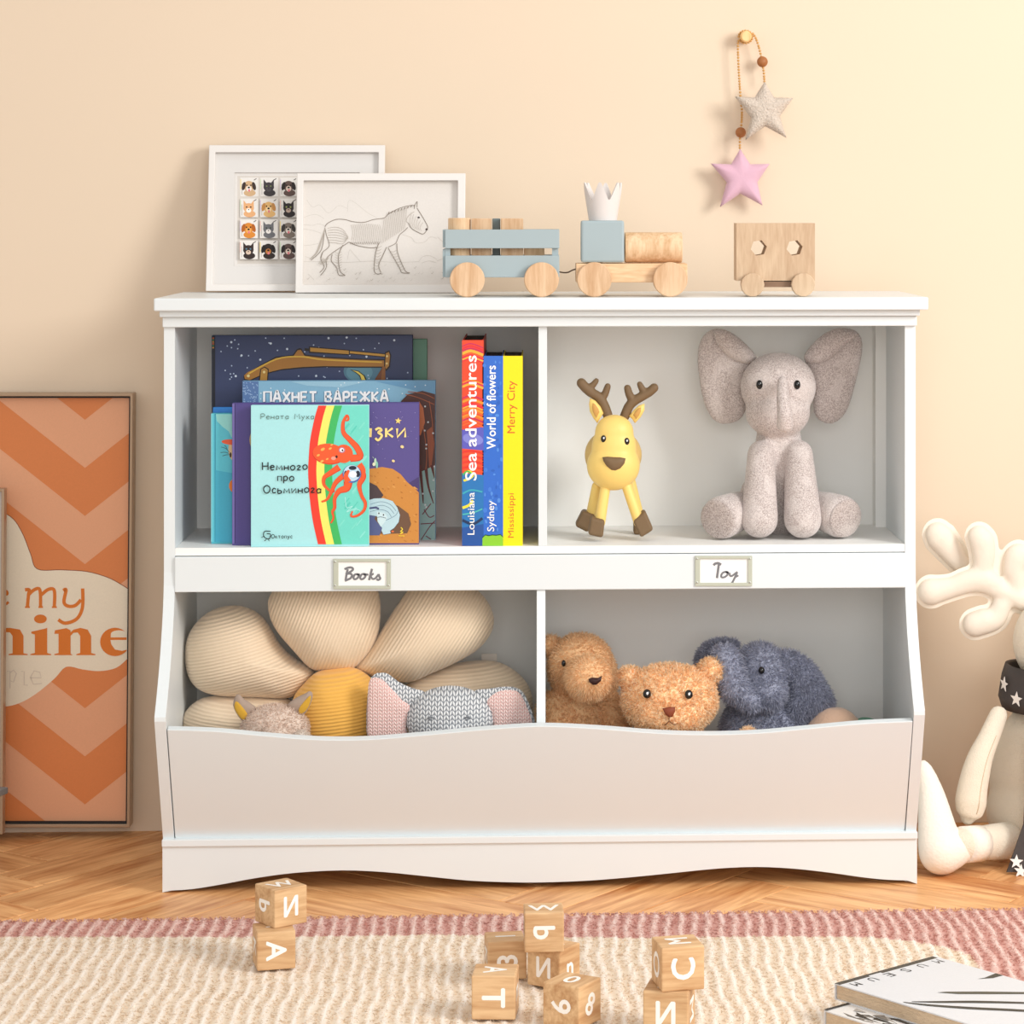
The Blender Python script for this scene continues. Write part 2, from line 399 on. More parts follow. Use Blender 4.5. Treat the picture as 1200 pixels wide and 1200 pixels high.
M['gap'] = mat('joint_filler', (150, 118, 88), .9)
M['beech'] = wood('beech', (205, 165, 122), (236, 205, 168), 'z', 2.5, .55, tint=.04)
M['beechx'] = wood('beech_long', (208, 164, 120), (240, 204, 164), 'x', 2.5, .55, tint=.04)
M['black'] = mat('black_gloss', (14, 14, 15), .15, spec=.6)
M['dark'] = mat('dark_line', (40, 40, 40), .8)

# ------------------------------------------------------------ room
WY = .36
wall = obj('wall_back', box(-3.5, 3.5, WY, WY+.12, 0, 2.8), M['wall']); wall['kind'] = 'structure'
floor = obj('floor', box(-3.5, 3.5, -4.6, WY+.12, -.05, -.006), M['gap']); floor['kind'] = 'structure'
def planks():
    W, L = .098, .49; t = .012
    me = None; k = 0
    a = Vector((W, W)); b = Vector((L, -L)); R = math.radians(45+8)
    cR, sR = math.cos(R), math.sin(R)
    for i in range(-40, 41):
        for j in range(-10, 11):
            for v in (0, 1):
                o = a*i+b*j
                c = o+(Vector((L/2, W/2)) if not v else Vector((W/2, W+L/2)))
                x, y = c.x*cR-c.y*sR, c.x*sR+c.y*cR
                if abs(x) > 1.55 or y < -1.0 or y > .55: continue
                if me is None:
                    p = obj('plank', box(-L/2+.0008, L/2-.0008, -W/2+.0008, W/2-.0008, -t/2, t/2), M['plank'], floor, bevel=.0008, local=True, seg=1); me = p.data
                else:
                    p = bpy.data.objects.new('plank', me); C.objects.link(p); p.parent = floor
                    md = p.modifiers.new('b', 'BEVEL'); md.width = .0008; md.segments = 1
                p.location = Vector((x, y, -t/2+random.uniform(-.0006, 0)))-wloc(floor)
                p.rotation_euler = (0, 0, R+(PI/2 if v else 0)+(PI if random.random() < .5 else 0)); k += 1
    return k
planks()

# ------------------------------------------------------------ the storage cabinet
cab = thing('storage_cabinet', 'white two-tier storage cabinet with wavy front bin, standing against the beige wall', 'cabinet', (0, .1, 0))
BY = .24                                             # back panel plane
XL, XR = P(192, 600, 0).x, P(1073, 600, 0).x         # outer faces of the sides
TH = .0155
ZT = P(634, 364, -.03).z                             # underside of top board
prof = [(BY+.01, 0), (0, 0), (0, .055)]
zb = P(1078, 833, -.092).z; zb2 = zb-.006
prof += [(-.092, zb2), (-.092, zb)]
z0 = P(634, 668, 0).z
for k in range(1, 11):
    t = k/10; y = -.092*(1-t)**1.75; prof.append((y, zb+(z0-zb)*t))
prof += [(0, ZT), (BY+.01, ZT)]
for sx in (XL, XR-TH):
    obj('side_panel', prism([(sx, y, z) for y, z in prof], (TH, 0, 0)), M['white'], cab, bevel=.0012)
def pbox(px0, px1, py0, py1, y0, y1):               # box whose FRONT face fills the pixel rectangle at depth y0
    a, b = P(px0, py0, y0), P(px1, py1, y0); return box(a.x, b.x, y0, y1, b.z, a.z)
xt0, xt1 = P(180, 355, -.03).x, P(1088, 355, -.03).x
zt1 = P(634, 349, -.03).z
obj('top_board', box(xt0, xt1, -.03, BY+.03, ZT, zt1), M['white'], cab, bevel=.002)
obj('cornice', join(box(XL-.004, XR+.004, -.016, -.001, P(0, 372, -.016).z, ZT), box(XL-.001, XR+.001, -.007, -.0005, P(0, 384, -.007).z, P(0, 372, -.007).z)), M['white'], cab, bevel=.0012)
XI0, XI1 = XL+TH, XR-TH
zs = P(634, 640, 0).z                               # shelf top
zr0, zr1 = P(634, 691, 0).z, P(634, 650, 0).z
obj('top_rail', box(XI0, XI1, .0, .016, P(0, 384, 0).z, ZT), M['white'], cab)
obj('shelf', box(XI0, XI1, .001, BY, zr1+.001, zs), M['white_in'], cab, bevel=.0008)
obj('front_rail', box(XI0, XI1, -.004, .012, zr0, zr1), M['white'], cab, bevel=.0012)
xd = P(636, 600, 0).x
obj('divider', box(xd-.0062, xd+.0062, .002, BY, zs, ZT), M['white'], cab, bevel=.0008)
obj('back_panel', box(XI0, xd-.002, BY, BY+.006, zs-.006, ZT), M['white_in'], cab)
obj('back_panel', box(xd-.002, XI1, BY, BY+.006, zs-.006, ZT), M['white_in'], cab)
zf = .072                                           # bin floor
dv = [(BY, zf), (.012, zf), (-.062, P(634, 852, -.07).z), (-.035, P(634, 790, -.03).z), (0, zr0), (BY, zr0)]
xd2 = P(634, 760, 0).x
obj('divider', prism([(xd2-.0062, y, z) for y, z in dv], (.0124, 0, 0)), M['white'], cab, bevel=.0008)
obj('back_panel', box(XI0, XI1, BY, BY+.006, zf-.01, zr0+.01), M['white_in'], cab)
obj('bottom_board', box(XI0, XI1, -.01, BY, zf-.016, zf), M['white_in'], cab)
obj('corner_batten', box(XI1-.016, XI1, .205, BY, zs, ZT), M['white_in'], cab)
# wavy bin front: a sloped slab between the sides
yT, yB, zB = -.086, -.006, .0725
def ysl(z): return yB+(yT-yB)*(z-zB)/(P(634, 853, yT).z-zB)
wave = [(196,855),(250,857),(310,863),(370,868),(430,868),(500,862),(570,855),(634,851),(700,854),(770,860),(830,862),(890,860),(950,854),(1010,848),(1071,845)]
wave = [(p.x, p.y) for p in catmull([(a, b, 0) for a, b in wave], 4)]
NW = len(wave); V = []
for a, b in wave:
    p = P(a, b, yT); x = min(max(p.x, XI0+.001), XI1-.001); zz = p.z; yy = ysl(zz)
    V += [(x, yy, zz), (x, yy+.013, zz+.003), (x, yB+.013, zB), (x, yB, zB)]
F = []
for k in range(NW-1):
    for i in range(4): F.append((4*k+i, 4*k+(i+1)%4, 4*k+4+(i+1)%4, 4*k+4+i))
F += [(0,1,2,3), tuple(4*(NW-1)+i for i in (3,2,1,0))]
obj('bin_front', fixn(V, F), M['white'], cab, bevel=.001)
obj('bin_gap_shadow_strip', box(XI0, XI1, yB+.004, yB+.01, zB-.004, zB+.001), M['dark'], cab) if False else None
# base apron with a scalloped lower edge
bw = [(193,1044),(225,1042),(262,1036),(300,1029),(345,1023),(400,1020),(450,1022),(500,1027),(550,1032),(600,1034),(640,1034),(690,1032),(740,1028),(790,1023),(840,1018),(885,1016),(930,1018),(975,1023),(1010,1028),(1040,1031),(1071,1032)]
pts = [(p.x, p.z) for p in catmull([(P(a, b, -.014).x, 0, P(a, b, -.014).z) for a, b in bw], 3)]
zmin = min(pts[0][1], pts[-1][1])
pts = [(x, max(0.0, z)) for x, z in pts]
pts[0] = (XL, 0); pts[-1] = (XR, 0)
top = P(634, 979, -.014).z
loop = [(x, -.014, z) for x, z in pts]+[(XR, -.014, top), (XL, -.014, top)]
obj('base_apron', prism(loop, (0, .0135, 0)), M['white'], cab, bevel=.0008)
obj('base_molding', box(XL-.0005, XR+.0005, -.018, -.0135, P(634, 988, -.018).z, top), M['white'], cab, bevel=.001)
obj('screw_hole', disc((P(1056, 387, .05).x+.006, .05, P(1056, 388, .05).z), .003, -.004, .004, 'x', 12, .0003), M['dark'], cab)

# ============================================================ on top of the cabinet
ZTOP = P(634, 349, -.03).z
def slant(yb, z0, s):
    def fn(px, py, lift=0.0):
        y = yb
        for _ in range(6): p = P(px, py, y); y = yb+(p.z-z0)*s
        p = P(px, py, y); return Vector((p.x, p.y-lift, p.z))
    return fn
def crop(fn, ox, oy, sc): return lambda x, y, l=0.0: fn(ox+x/sc, oy+y/sc, l)
def flat(y): return lambda px, py, l=0.0: P(px, py, y-l)

def ring(outer, inner, fn, depth, inset=.0):
    """four-sided moulding between two picture rectangles, depth metres deep backwards"""
    d = Vector((0, depth, 0)); V, F = [], []
    o = [fn(*p) for p in outer]; i = [fn(*p) for p in inner]
    V = o+i+[p+d for p in o]+[p+d for p in i]
    for k in range(4):
        m = (k+1) % 4
        F += [(k, m, 4+m, 4+k), (8+k, 12+k, 12+m, 8+m), (k, 8+k, 8+m, m), (4+k, 4+m, 12+m, 12+k)]
    return fixn(V, F)
def quad(pts, fn, lift, d):
    p = [fn(*a, lift) for a in pts]; return prism(p, (0, d, 0))
M['frame_white'] = mat('white_frame_paint', (230, 226, 222), .45)
M['mat_board'] = mat('mat_board', (220, 217, 214), .8)

# --- animal stamp picture
def animal(A, x, y, kind, c1, c2, c3):
    """x, y: centre of a 20-px stamp"""
    A.ell(x+1, y+7, 7, 4, c1)
    if kind == 'cat':
        A.poly([(x-6,y-9),(x-2,y-4),(x-6,y+1)], c1, up=0); A.poly([(x+6,y-9),(x+2,y-4),(x+6,y+1)], c1, up=0)
        A.ell(x, y, 6.2, 5.6, c1); A.ell(x, y+3, 3, 2.6, c2); A.ell(x-2.4, y-1, 1, .9, c3); A.ell(x+2.4, y-1, 1, .9, c3, up=0); A.ell(x, y+2, .8, .6, (40,30,30))
    else:
        A.ell(x, y-1, 6.4, 6.2, c1); A.ell(x-6, y-1, 2.2, 5, c3, .25); A.ell(x+6, y-1, 2.2, 5, c3, -.25, up=0)
        A.ell(x, y+2, 3.2, 3.4, c2); A.ell(x-2.4, y-2, .9, .9, (30,22,20)); A.ell(x+2.4, y-2, .9, .9, (30,22,20), up=0); A.ell(x, y+.6, 1.4, 1.1, (25,20,20)); A.ell(x+.4, y+4, 1.2, 1.6, (225,120,130))
f1 = slant(.222, ZTOP, .48)
fr = thing('picture_frame', 'white picture frame holding a sheet of dog and cat stamps in a wide mat', 'picture frame', f1(346, 341.5))
obj('frame_rail', ring([(245,170),(451,170),(449,341),(241,341)], [(252,178.5),(443.5,178.5),(441.5,333),(249,333)], f1, .018), M['frame_white'], fr, bevel=.0012)
obj('mat_board', ring([(252,178.5),(443.5,178.5),(441.5,333),(249,333)], [(274,202),(421,202),(420,312),(273,312)], lambda a, b, l=0: f1(a, b, -.010), .003), M['mat_board'], fr)
A = Art(lambda x, y, l: f1(x, y, l-.0135))
A.rect(270, 198, 424, 316, (226, 222, 218)).rect(277, 206, 418, 309.5, (214, 207, 199))
pal = [('dog',(205,170,130),(240,230,220),(60,45,40)), ('cat',(62,58,60),(80,76,78),(120,130,90)), ('dog',(95,75,70),(225,205,190),(40,32,32)),
       ('cat',(225,170,120),(250,240,230),(50,40,38)), ('dog',(222,178,115),(240,210,160),(190,135,75)), ('cat',(45,38,38),(190,165,150),(150,160,90)),
       ('dog',(215,135,50),(235,170,90),(175,95,30)), ('cat',(110,110,114),(240,235,230),(60,70,60)), ('dog',(130,118,108),(225,215,205),(55,50,48)),
       ('cat',(52,40,38),(215,190,170),(90,130,150)), ('dog',(48,38,34),(190,120,60),(30,24,22)), ('dog',(95,75,70),(225,205,190),(40,32,32))]
for r_ in range(4):
    for c_ in range(6):
        x, y = 290.5+23.4*c_, 219+24.6*r_
        A.rect(x-10, y-11, x+11, y+11, (230, 226, 221)); k = pal[(r_*3+c_) % 12 if c_ < 3 else (r_*5+c_*7) % 12]
        A.rect(x-10, y-9, x-9, y+3, [(240,215,140),(205,225,190),(215,200,225),(240,200,190)][(r_+c_) % 4])
        A.stroke([(x-8,y-4),(x-8,y+9)], .5, (150,140,135), False); A.stroke([(x+6,y-8),(x+9,y-10)], .8, (60,55,50), False)
        animal(A, x, y, *k)
A.build('print', fr, label='sheet of stamps with dog and cat heads')
obj('backing', quad([(247,173),(449,173),(447,339),(243,339)], f1, -.0165, .003), M['mat_board'], fr)

# --- zebra picture
f2 = slant(.185, ZTOP, .42)
fz = thing('picture_frame', 'white picture frame with a pencil zebra drawing, standing in front of the stamp frame', 'picture frame', f2(446, 342.5))
zi = [(355.5,211.5),(536.5,211.5),(535.5,333.5),(354.5,333.5)]
obj('frame_rail', ring([(348,203),(545.5,203),(544,343),(346,343)], zi, f2, .018), M['frame_white'], fz, bevel=.0012)
obj('backing', quad([(350,205),(543,205),(542,341),(348,341)], f2, -.0165, .003), M['mat_board'], fz)
A = Art(crop(lambda a, b, l: f2(a, b, l-.012), 345, 200, 5.854))
A.rect(50, 55, 1135, 795, (222, 216, 210))
far, mid, ink = (204,198,190), (178,169,159), (138,127,116)
for pts in ([(80,200),(120,250),(170,235),(230,290),(300,240),(360,260)], [(360,280),(370,205),(420,225),(500,290),(560,320)], [(60,320),(140,300),(200,330)], [(60,370),(120,375),(160,365),(210,380)], [(60,400),(120,410),(180,430)],
            [(60,515),(110,510),(160,500)], [(360,610),(375,545),(400,570),(450,625)], [(60,625),(200,625),(350,630),(520,622),(700,630),(850,625)], [(740,440),(800,460),(830,495),(890,490),(930,455),(975,465)],
            [(850,625),(880,590),(930,585),(975,610)], [(870,635),(920,620),(970,632)], [(90,710),(130,750)], [(70,590),(110,600),(150,590)], [(980,455),(1040,500),(1110,480)], [(975,620),(1040,600),(1110,625)]):
    A.stroke(pts, 3, far)
A.stroke([(205,385),(225,360),(280,335),(340,335),(400,350),(470,355),(540,335),(610,325),(640,300),(700,265),(760,245),(815,235)], 4.5, ink)
A.stroke([(820,262),(825,235),(840,212),(838,250)], 4, ink)
A.stroke([(838,255),(860,290),(890,340),(912,385),(905,410)], 4.5, ink); A.stroke([(905,410),(880,435),(840,420),(800,395),(780,360)], 4.5, ink)
A.stroke([(780,360),(765,345),(780,310),(820,280)], 3, mid); A.ell(850, 321, 8, 6, (50,40,40)); A.ell(905, 402, 8, 7, (70,55,50))
A.stroke([(775,390),(755,410),(720,440),(705,470),(690,500),(640,525)], 4, ink)
A.stroke([(370,490),(430,515),(520,530),(570,525)], 4.5, ink)
A.stroke([(205,390),(215,440),(235,515),(190,560),(175,600)], 4, ink); A.stroke([(205,400),(180,480),(150,560),(100,610)], [6,14,4], mid); A.stroke([(200,430),(190,510),(170,560),(110,615)], 4, ink)
for pts in ([(370,490),(340,510),(250,570),(215,610),(215,665),(175,720)], [(190,560),(178,610),(200,660),(170,700)], [(330,510),(305,560),(298,610),(310,690),(345,720)], [(255,575),(250,620),(285,665),(300,715),(340,720)],
            [(575,500),(555,560),(545,640),(545,690),(565,710),(595,705)], [(630,525),(600,590),(575,650),(590,700)], [(640,530),(680,600),(720,670),(735,700),(785,705)], [(700,500),(705,560),(730,630),(760,690),(790,703)]):
    A.stroke(pts, 4.5, ink)
for k in range(7):
    y = 395+k*16; A.stroke([(225,y),(280,y-8+k*2),(330,y+10),(365,470-abs(3-k)*5)], 2.6, mid)
for k in range(16):
    x = 385+k*13; A.stroke([(x,362+abs(8-k)),(x+12,420),(x+4,480+k)], 2.4, mid); A.stroke([(x+4,488),(x-4,505)], 3.4, ink)
for k in range(15):
    x = 615+k*11; t = 1-k/15; A.stroke([(x,320-k*5),(x-8,380-k*3),(x-16,500-k*7)], 2.6, mid)
for k in range(9): A.stroke([(640+k*22,300-k*7),(648+k*22,282-k*6)], 6, ink, False)
for k in range(6): A.stroke([(800+k*16,285+k*14),(790+k*14,340+k*10),(800+k*14,385+k*6)], 2.4, mid)
for (a, b, c, d_) in ((215,600,180,640),(300,560,300,700),(575,520,560,690),(675,550,745,690)):
    for k in range(8): x = a+(c-a)*k/8; y = b+(d_-b)*k/8; A.stroke([(x-24,y),(x,y+8),(x+22,y-4)], 2.6, mid)
for k in range(46): x, y = random.uniform(80, 1100), random.uniform(645, 765); A.stroke([(x,y),(x+6,y+5),(x+15,y-8)], 2.6, far if k % 3 else mid)
A.build('print', fz, label='pencil drawing of a walking zebra')

# --- grey-blue wagon
M['blue'] = mat('dusty_blue_paint', (164, 180, 185), .55)
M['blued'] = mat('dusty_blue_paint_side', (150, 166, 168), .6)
M['wheelw'] = wood('pale_wheel_wood', (200, 158, 118), (224, 190, 154), 'z', 2.5, .5, tint=.03)
def wheel(cx, cy, r, y0, th, parent):
    c = P(cx, cy, y0); rr = r*PX(y0); c.z = max(c.z, ZTOP+rr)
    c.z = ZTOP+rr
    return obj('wheel', disc((c.x, 0, c.z), rr, y0, y0+th, 'y', 40, .0012), M['wheelw'], parent, smooth=False)
def pb(x0, x1, y0, y1, ya, yb, ref=None):
    ref = ya if ref is None else ref; a, b = P(x0, y0, ref), P(x1, y1, ref); return box(a.x, b.x, ya, yb, b.z, a.z)
yf = .002
w = thing('toy_wagon', 'dusty blue slatted wooden toy wagon hitched behind the engine with the crown', 'toy wagon', (P(588, 340, .06).x, .06, ZTOP))
obj('slat', pb(521.5, 655.5, 269, 291, yf+.012, yf+.019), M['blue'], w, bevel=.0008)
obj('slat', pb(521.5, 655.5, 299.5, 325, yf+.012, yf+.019), M['blue'], w, bevel=.0008)
obj('slat', pb(521.5, 655.5, 269, 291, yf+.099, yf+.106, yf+.012), M['blue'], w, bevel=.0008)
obj('slat', pb(521.5, 655.5, 299.5, 325, yf+.099, yf+.106, yf+.012), M['blue'], w, bevel=.0008)
obj('slat', pb(518.5, 525.5, 269, 290, yf+.02, yf+.098, yf+.012), M['blue'], w, bevel=.0008)
obj('slat', pb(518.5, 525.5, 292, 325, yf+.02, yf+.098, yf+.012), M['blue'], w, bevel=.0008)
obj('slat', pb(648.5, 654.5, 269, 325, yf+.02, yf+.098, yf+.012), M['blue'], w, bevel=.0008)
for x0, x1 in ((521.5, 527.5), (647, 652.5)):
    obj('post', pb(x0, x1, 270, 324, yf+.019, yf+.024, yf+.012), M['blue'], w)
obj('wagon_floor', pb(526, 648, 316, 323, yf+.02, yf+.098, yf+.012), M['blued'], w)
for cx in (547.5, 634.5):
    for y0 in (yf, yf+.108): wheel(cx, 327.5, 20.4, y0, .0095, w)
    c = P(cx, 327.5, yf+.01); obj('axle', disc((c.x, 0, ZTOP+20.4*PX(yf)), .0035, yf+.009, yf+.11, 'y', 12, .0005), M['beech'], w)
# things riding in the wagon
xw = P(526, 300, yf).x; zfl = P(0, 316, yf+.012).z
a, b = P(525, 255.5, .04), P(551.5, 255.5, .04)
tag(obj('toy_block', disc(((a.x+b.x)/2, .045, 0), (b.x-a.x)/2, zfl, a.z, 'z', 32, .001), M['beech']), 'round wooden peg block riding at the left end of the blue wagon', 'toy block')
for i, (x0, x1, lab) in enumerate(((552.5, 575.5, 'square wooden block in the blue wagon beside the round peg'), (587, 613, 'wooden block in the middle of the blue wagon, right of the slate one'))):
    a, b = P(x0, 256, .035), P(x1, 256, .035)
    tag(obj('toy_block', box(a.x, b.x, .035, .035+(b.x-a.x), zfl, a.z), M['wheelw'], bevel=.001), lab, 'toy block')
a, b = P(577, 256, .05), P(586, 256, .05)
tag(obj('toy_block', box(a.x, b.x, .05, .075, zfl, a.z), mat('slate_paint', (108, 122, 124), .6), bevel=.001), 'narrow slate grey block wedged between two wooden blocks in the wagon', 'toy block')
a, b = P(614, 291, .06), P(638, 291, .06)
tag(obj('toy_block', box(a.x, b.x, .05, .08, zfl, P(0, 290, .06).z), M['beech'], bevel=.001), 'low wooden block lying at the right end inside the blue wagon', 'toy block')

# --- engine
e = thing('toy_engine', 'wooden toy engine with dusty blue cab and round boiler, white crown on top', 'toy train', (P(740, 340, .05).x, .05, ZTOP))
obj('chassis', pb(675, 805.5, 309, 331, yf+.013, yf+.088), M['beechx'], e, bevel=.0012)
obj('cab', pb(681, 731.5, 258.5, 307.5, yf+.022, yf+.079), M['blue'], e, bevel=.003)
a, b = P(732, 273, .05), P(800.5, 308.5, .02); rb = (P(0, 272.5, .05).z-P(0, 309, .013).z)/2
zc_ = P(0, 309, .013).z+rb
obj('boiler', disc((0, .052, zc_), rb, a.x, b.x, 'x', 40, .001), M['beech'], e, smooth=False)
for cx in (696.5, 785.5):
    for y0 in (yf, yf+.09): wheel(cx, 327, 20.4, y0, .011, e)
    c = P(cx, 327, yf+.01); obj('axle', disc((c.x, 0, ZTOP+20.4*PX(yf)), .0035, yf+.009, yf+.092, 'y', 12, .0005), M['beech'], e)
cpts = [P(655, 318.5, .06), P(661, 319.5, .06), P(666, 319, .06), P(671, 316.5, .06), P(676, 315, .06)]
obj('hitch_cord', tube(catmull(cpts, 4), .0011, 6), mat('brown_cord', (96, 76, 62), .8), e)

# --- white crown-shaped cup
cx0, cw = P(706.5, 258, .05).x, PX(.05)
zb_, zt_ = P(0, 258.5, .022).z, P(0, 213.5, .05).z
n = 96; rb_, rt_ = 16.5*cw, 23.5*cw; V, F = [], []
def crown_r(z): t = (z-zb_)/(zt_-zb_); return rb_+(rt_-rb_)*t
NP = 6
for wall_t in (0, .0022):
    for i in range(n):
        a = 2*PI*i/n+.35; ph = ((i*NP/n) % 1.0); tri = abs(ph-.5)*2          # 1 at tip
        top_ = zb_+(zt_-zb_)*(.55+.45*min(1, max(0, (tri-.12)/.78)))
        for k in range(7):
            z = zb_+(top_-zb_)*k/6+(.002 if wall_t and k == 0 else 0); r = crown_r(z)-wall_t; V.append((cx0+r*math.cos(a), .052+r*math.sin(a), z))
for s in range(2):
    for i in range(n):
        for k in range(6): q = s*n*7; F.append((q+i*7+k, q+((i+1)%n)*7+k, q+((i+1)%n)*7+k+1, q+i*7+k+1))
for i in range(n): F.append((i*7+6, ((i+1)%n)*7+6, n*7+((i+1)%n)*7+6, n*7+i*7+6))
F += [tuple(i*7 for i in range(n)), tuple(n*7+i*7 for i in range(n))]
tag(obj('crown', fixn(V, F), mat('white_ceramic', (222, 216, 213), .4), smooth=False), 'white pointed toy crown standing on the blue cab of the engine', 'toy crown')

# --- wooden wagon with two hexagonal windows
u = thing('toy_wagon', 'plain wooden toy wagon with two hexagonal holes, at the right end', 'toy wagon', (P(908, 340, .05).x, .05, ZTOP))
a, b = P(863, 261.5, .012), P(955, 328.5, .012)
def hexpts(cx, cy, r=9.6):
    return [P(cx+r*math.cos(PI/6*1.0+PI/3*k+.35), cy+r*math.sin(PI/6*1.0+PI/3*k+.35), .012) for k in range(6)]
outer = [P(863,261.5,.012), P(955,261.5,.012), P(955,329,.012), P(863,329,.012)]
holes = [hexpts(889.2, 290.5), hexpts(931.2, 290.5)]
allp = outer+holes[0]+holes[1]; n_ = len(allp)
tri = tessellate_polygon([outer, holes[0], holes[1]])
dd = Vector((0, .05, 0)); V = allp+[p+dd for p in allp]
F = [tuple(t) for t in tri]+[tuple(i+n_ for i in reversed(t)) for t in tri]
for s, c in ((0, 4), (4, 6), (10, 6)):
    for i in range(c): F.append((s+i, s+(i+1)%c, s+(i+1)%c+n_, s+i+n_))
M['beech_grey'] = wood('greyed_beech', (186, 156, 126), (208, 182, 152), 'z', 2.5, .6, tint=.02)
obj('wagon_body', fixn(V, F), M['beech_grey'], u)
for cx in (882, 941.3):
    for y0 in (.0, .064):
        c = P(cx, 334, y0); rr = 14.0*PX(y0)
        obj('wheel', disc((c.x, 0, ZTOP+rr), rr, y0, y0+.011, 'y', 14, .0008), M['beech_grey'], u)
obj('axle_beam', pb(884, 938, 330, 336.5, .014, .062), wood('dark_axle', (120, 92, 72), (150, 118, 94), 'x', 2), u)

# ============================================================ star garland on the wall
gfn = crop(flat(WY-.022), 820, 20, 5)
M['knob'] = wood('knob_wood', (220, 172, 110), (240, 205, 150), 'z', 3, .5)
k0 = gfn(268, 116)
kn = thing('wall_knob', 'pale round wooden wall knob wound with beads, holding the stars', 'wall knob', (k0.x, WY, k0.z-.01))
obj('knob', disc((k0.x, 0, k0.z), .0088, WY-.034, WY, 'y', 28, .002), M['knob'], kn)
g = thing('star_garland', 'bead garland with one glittery white star and one pink star', 'garland', tuple(gfn(240, 700)))
M['bead'] = mat('honey_wood_bead', (206, 156, 90), .5, var=.1, vscale=300); M['bigbead'] = mat('brown_wood_bead', (166, 104, 58), .5, var=.12, vscale=120)
def beads(path, r, step):
    pts = catmull(path, 12); out = []; acc = 0
    for i in range(1, len(pts)):
        seg = (pts[i]-pts[i-1]).length; acc += seg
        if acc >= step: out.append(sphere(pts[i], r, 8, 6)); acc = 0
    return out
px5 = PX(WY)/5
lft = [gfn(232,125), gfn(225,150), gfn(224,200), gfn(228,300), gfn(234,400), gfn(240,480), gfn(247,560), gfn(243,640), gfn(236,700), gfn(235,770)]
rgt = [gfn(300,90), gfn(318,105), gfn(335,140), gfn(350,190), gfn(362,240), gfn(370,290), gfn(376,330), gfn(379,380)]
rn = [gfn(268+40*math.cos(t), 116+36*math.sin(t)) for t in [PI*.95-2*PI*k/14 for k in range(15)]]
step = 13.5*px5
obj('bead_string', join(*beads(lft, 7.4*px5, step), *beads(rgt, 7.4*px5, step), *beads(rn, 7.4*px5, step)), M['bead'], g, smooth=True, kind='stuff')
for c, r in (((367, 262), 32), ((240, 676), 31)): obj('wooden_bead', sphere(gfn(*c), r*px5, 20, 14), M['bigbead'], g, smooth=True)
def star_outline(pts, sub=5, pull=.0):
    out = []
    for i in range(len(pts)):
        a, b = Vector(pts[i]), Vector(pts[(i+1) % len(pts)])
        for k in range(sub): out.append(a.lerp(b, k/sub))
    return out
s1 = [(380,378),(322,470),(206,466),(300,590),(266,722),(384,640),(508,708),(470,580),(548,474),(436,470)]
s2 = [(237,772),(184,862),(64,858),(158,968),(118,1114),(238,1034),(368,1104),(338,968),(410,860),(296,862)]
f3 = crop(flat(WY-.045), 820, 20, 5); f4 = crop(flat(WY-.028), 820, 20, 5)
gl = mat('glitter_fabric', (214, 200, 186), .7, 1.0, 300, var=.32, vscale=420, bdist=.004)
obj('star', cushion(star_outline([f3(*p) for p in s1]), .013, 8, 3.2, .8), gl, g, smooth=True, label='glittery off-white star')
obj('star', cushion(star_outline([f4(*p) for p in s2]), .013, 8, 3.2, .8), mat('pink_felt', (216, 174, 192), .8, .15, 400, sheen=.3), g, smooth=True, label='plain pink star')

# ============================================================ posters on the floor at the left
M['champagne'] = mat('champagne_frame', (176, 150, 124), .35, metal=.35)
yb = .318
f5 = slant(yb, 0, .012)
po = thing('poster', 'large framed poster of orange chevrons with a cream speech cloud, leaning on the wall', 'poster', (P(-12, 970, yb).x, yb, 0))
X0 = -190
obj('frame_rail', ring([(X0,461),(156,461),(152,970),(X0,970)], [(X0+5,464.5),(152.5,464.5),(148.5,966),(X0+5,966)], f5, .03), M['champagne'], po, bevel=.001)
obj('inner_lip', ring([(X0+5,464.5),(152.6,464.5),(148.6,966),(X0+5,966)], [(X0+7,466.5),(151,466.5),(147,964),(X0+7,964)], lambda a, b, l=0: f5(a, b, -.003), .01), M['dark'], po)
A = Art(lambda x, y, l: f5(x, y, l-.012))
dk, lt = (222, 134, 78), (232, 170, 132)
A.rect(X0+6, 465, 151, 965, dk)
A.l += 1
def clip(poly, x0, x1, y0, y1):
    def cut(P_, ins, inter):
        out = []
        for i in range(len(P_)):
            a, b = P_[i-1], P_[i]
            if ins(b):
                if not ins(a): out.append(inter(a, b))
                out.append(b)
            elif ins(a): out.append(inter(a, b))
        return out
    def ix(v): return lambda a, b: (v, a[1]+(b[1]-a[1])*(v-a[0])/(b[0]-a[0]))
    def iy(v): return lambda a, b: (a[0]+(b[0]-a[0])*(v-a[1])/(b[1]-a[1]), v)
    for ins, it in ((lambda p: p[0] >= x0, ix(x0)), (lambda p: p[0] <= x1, ix(x1)), (lambda p: p[1] >= y0, iy(y0)), (lambda p: p[1] <= y1, iy(y1))):
        if len(poly) > 2: poly = cut(poly, ins, it)
    return poly
hp = 118; sl = .79
for k in range(-3, 6):
    y0 = 492.7+113*k
    for j in range(-3, 2):                     # each half chevron is a parallelogram
        xa, xb = 98+hp*(j-0), 98+hp*(j+1)
        down = (j % 2 == 0)                     # apex (low point) at xa when j even
        ya, yb_ = (y0, y0-hp*sl) if down else (y0-hp*sl, y0)
        q = clip([(xa, ya), (xb, yb_), (xb, yb_+56.5), (xa, ya+56.5)], X0+7, 150.5 if ya < 700 else 148.5, 466, 964.5)
        if len(q) > 2: A.poly(q, lt, up=0)
A.l += 1
cream = (240, 228, 206)
cl = [(-60,590),(-20,594),(10,606),(24,625),(34,650),(42,668),(70,669),(100,671),(125,678),(142,687),(149.6,692)]
cl2 = [(149.3,772),(135,784),(115,788),(95,786),(76,783),(62,797),(40,815),(20,826),(0,830),(-40,830),(-100,800),(-120,720),(-100,640)]
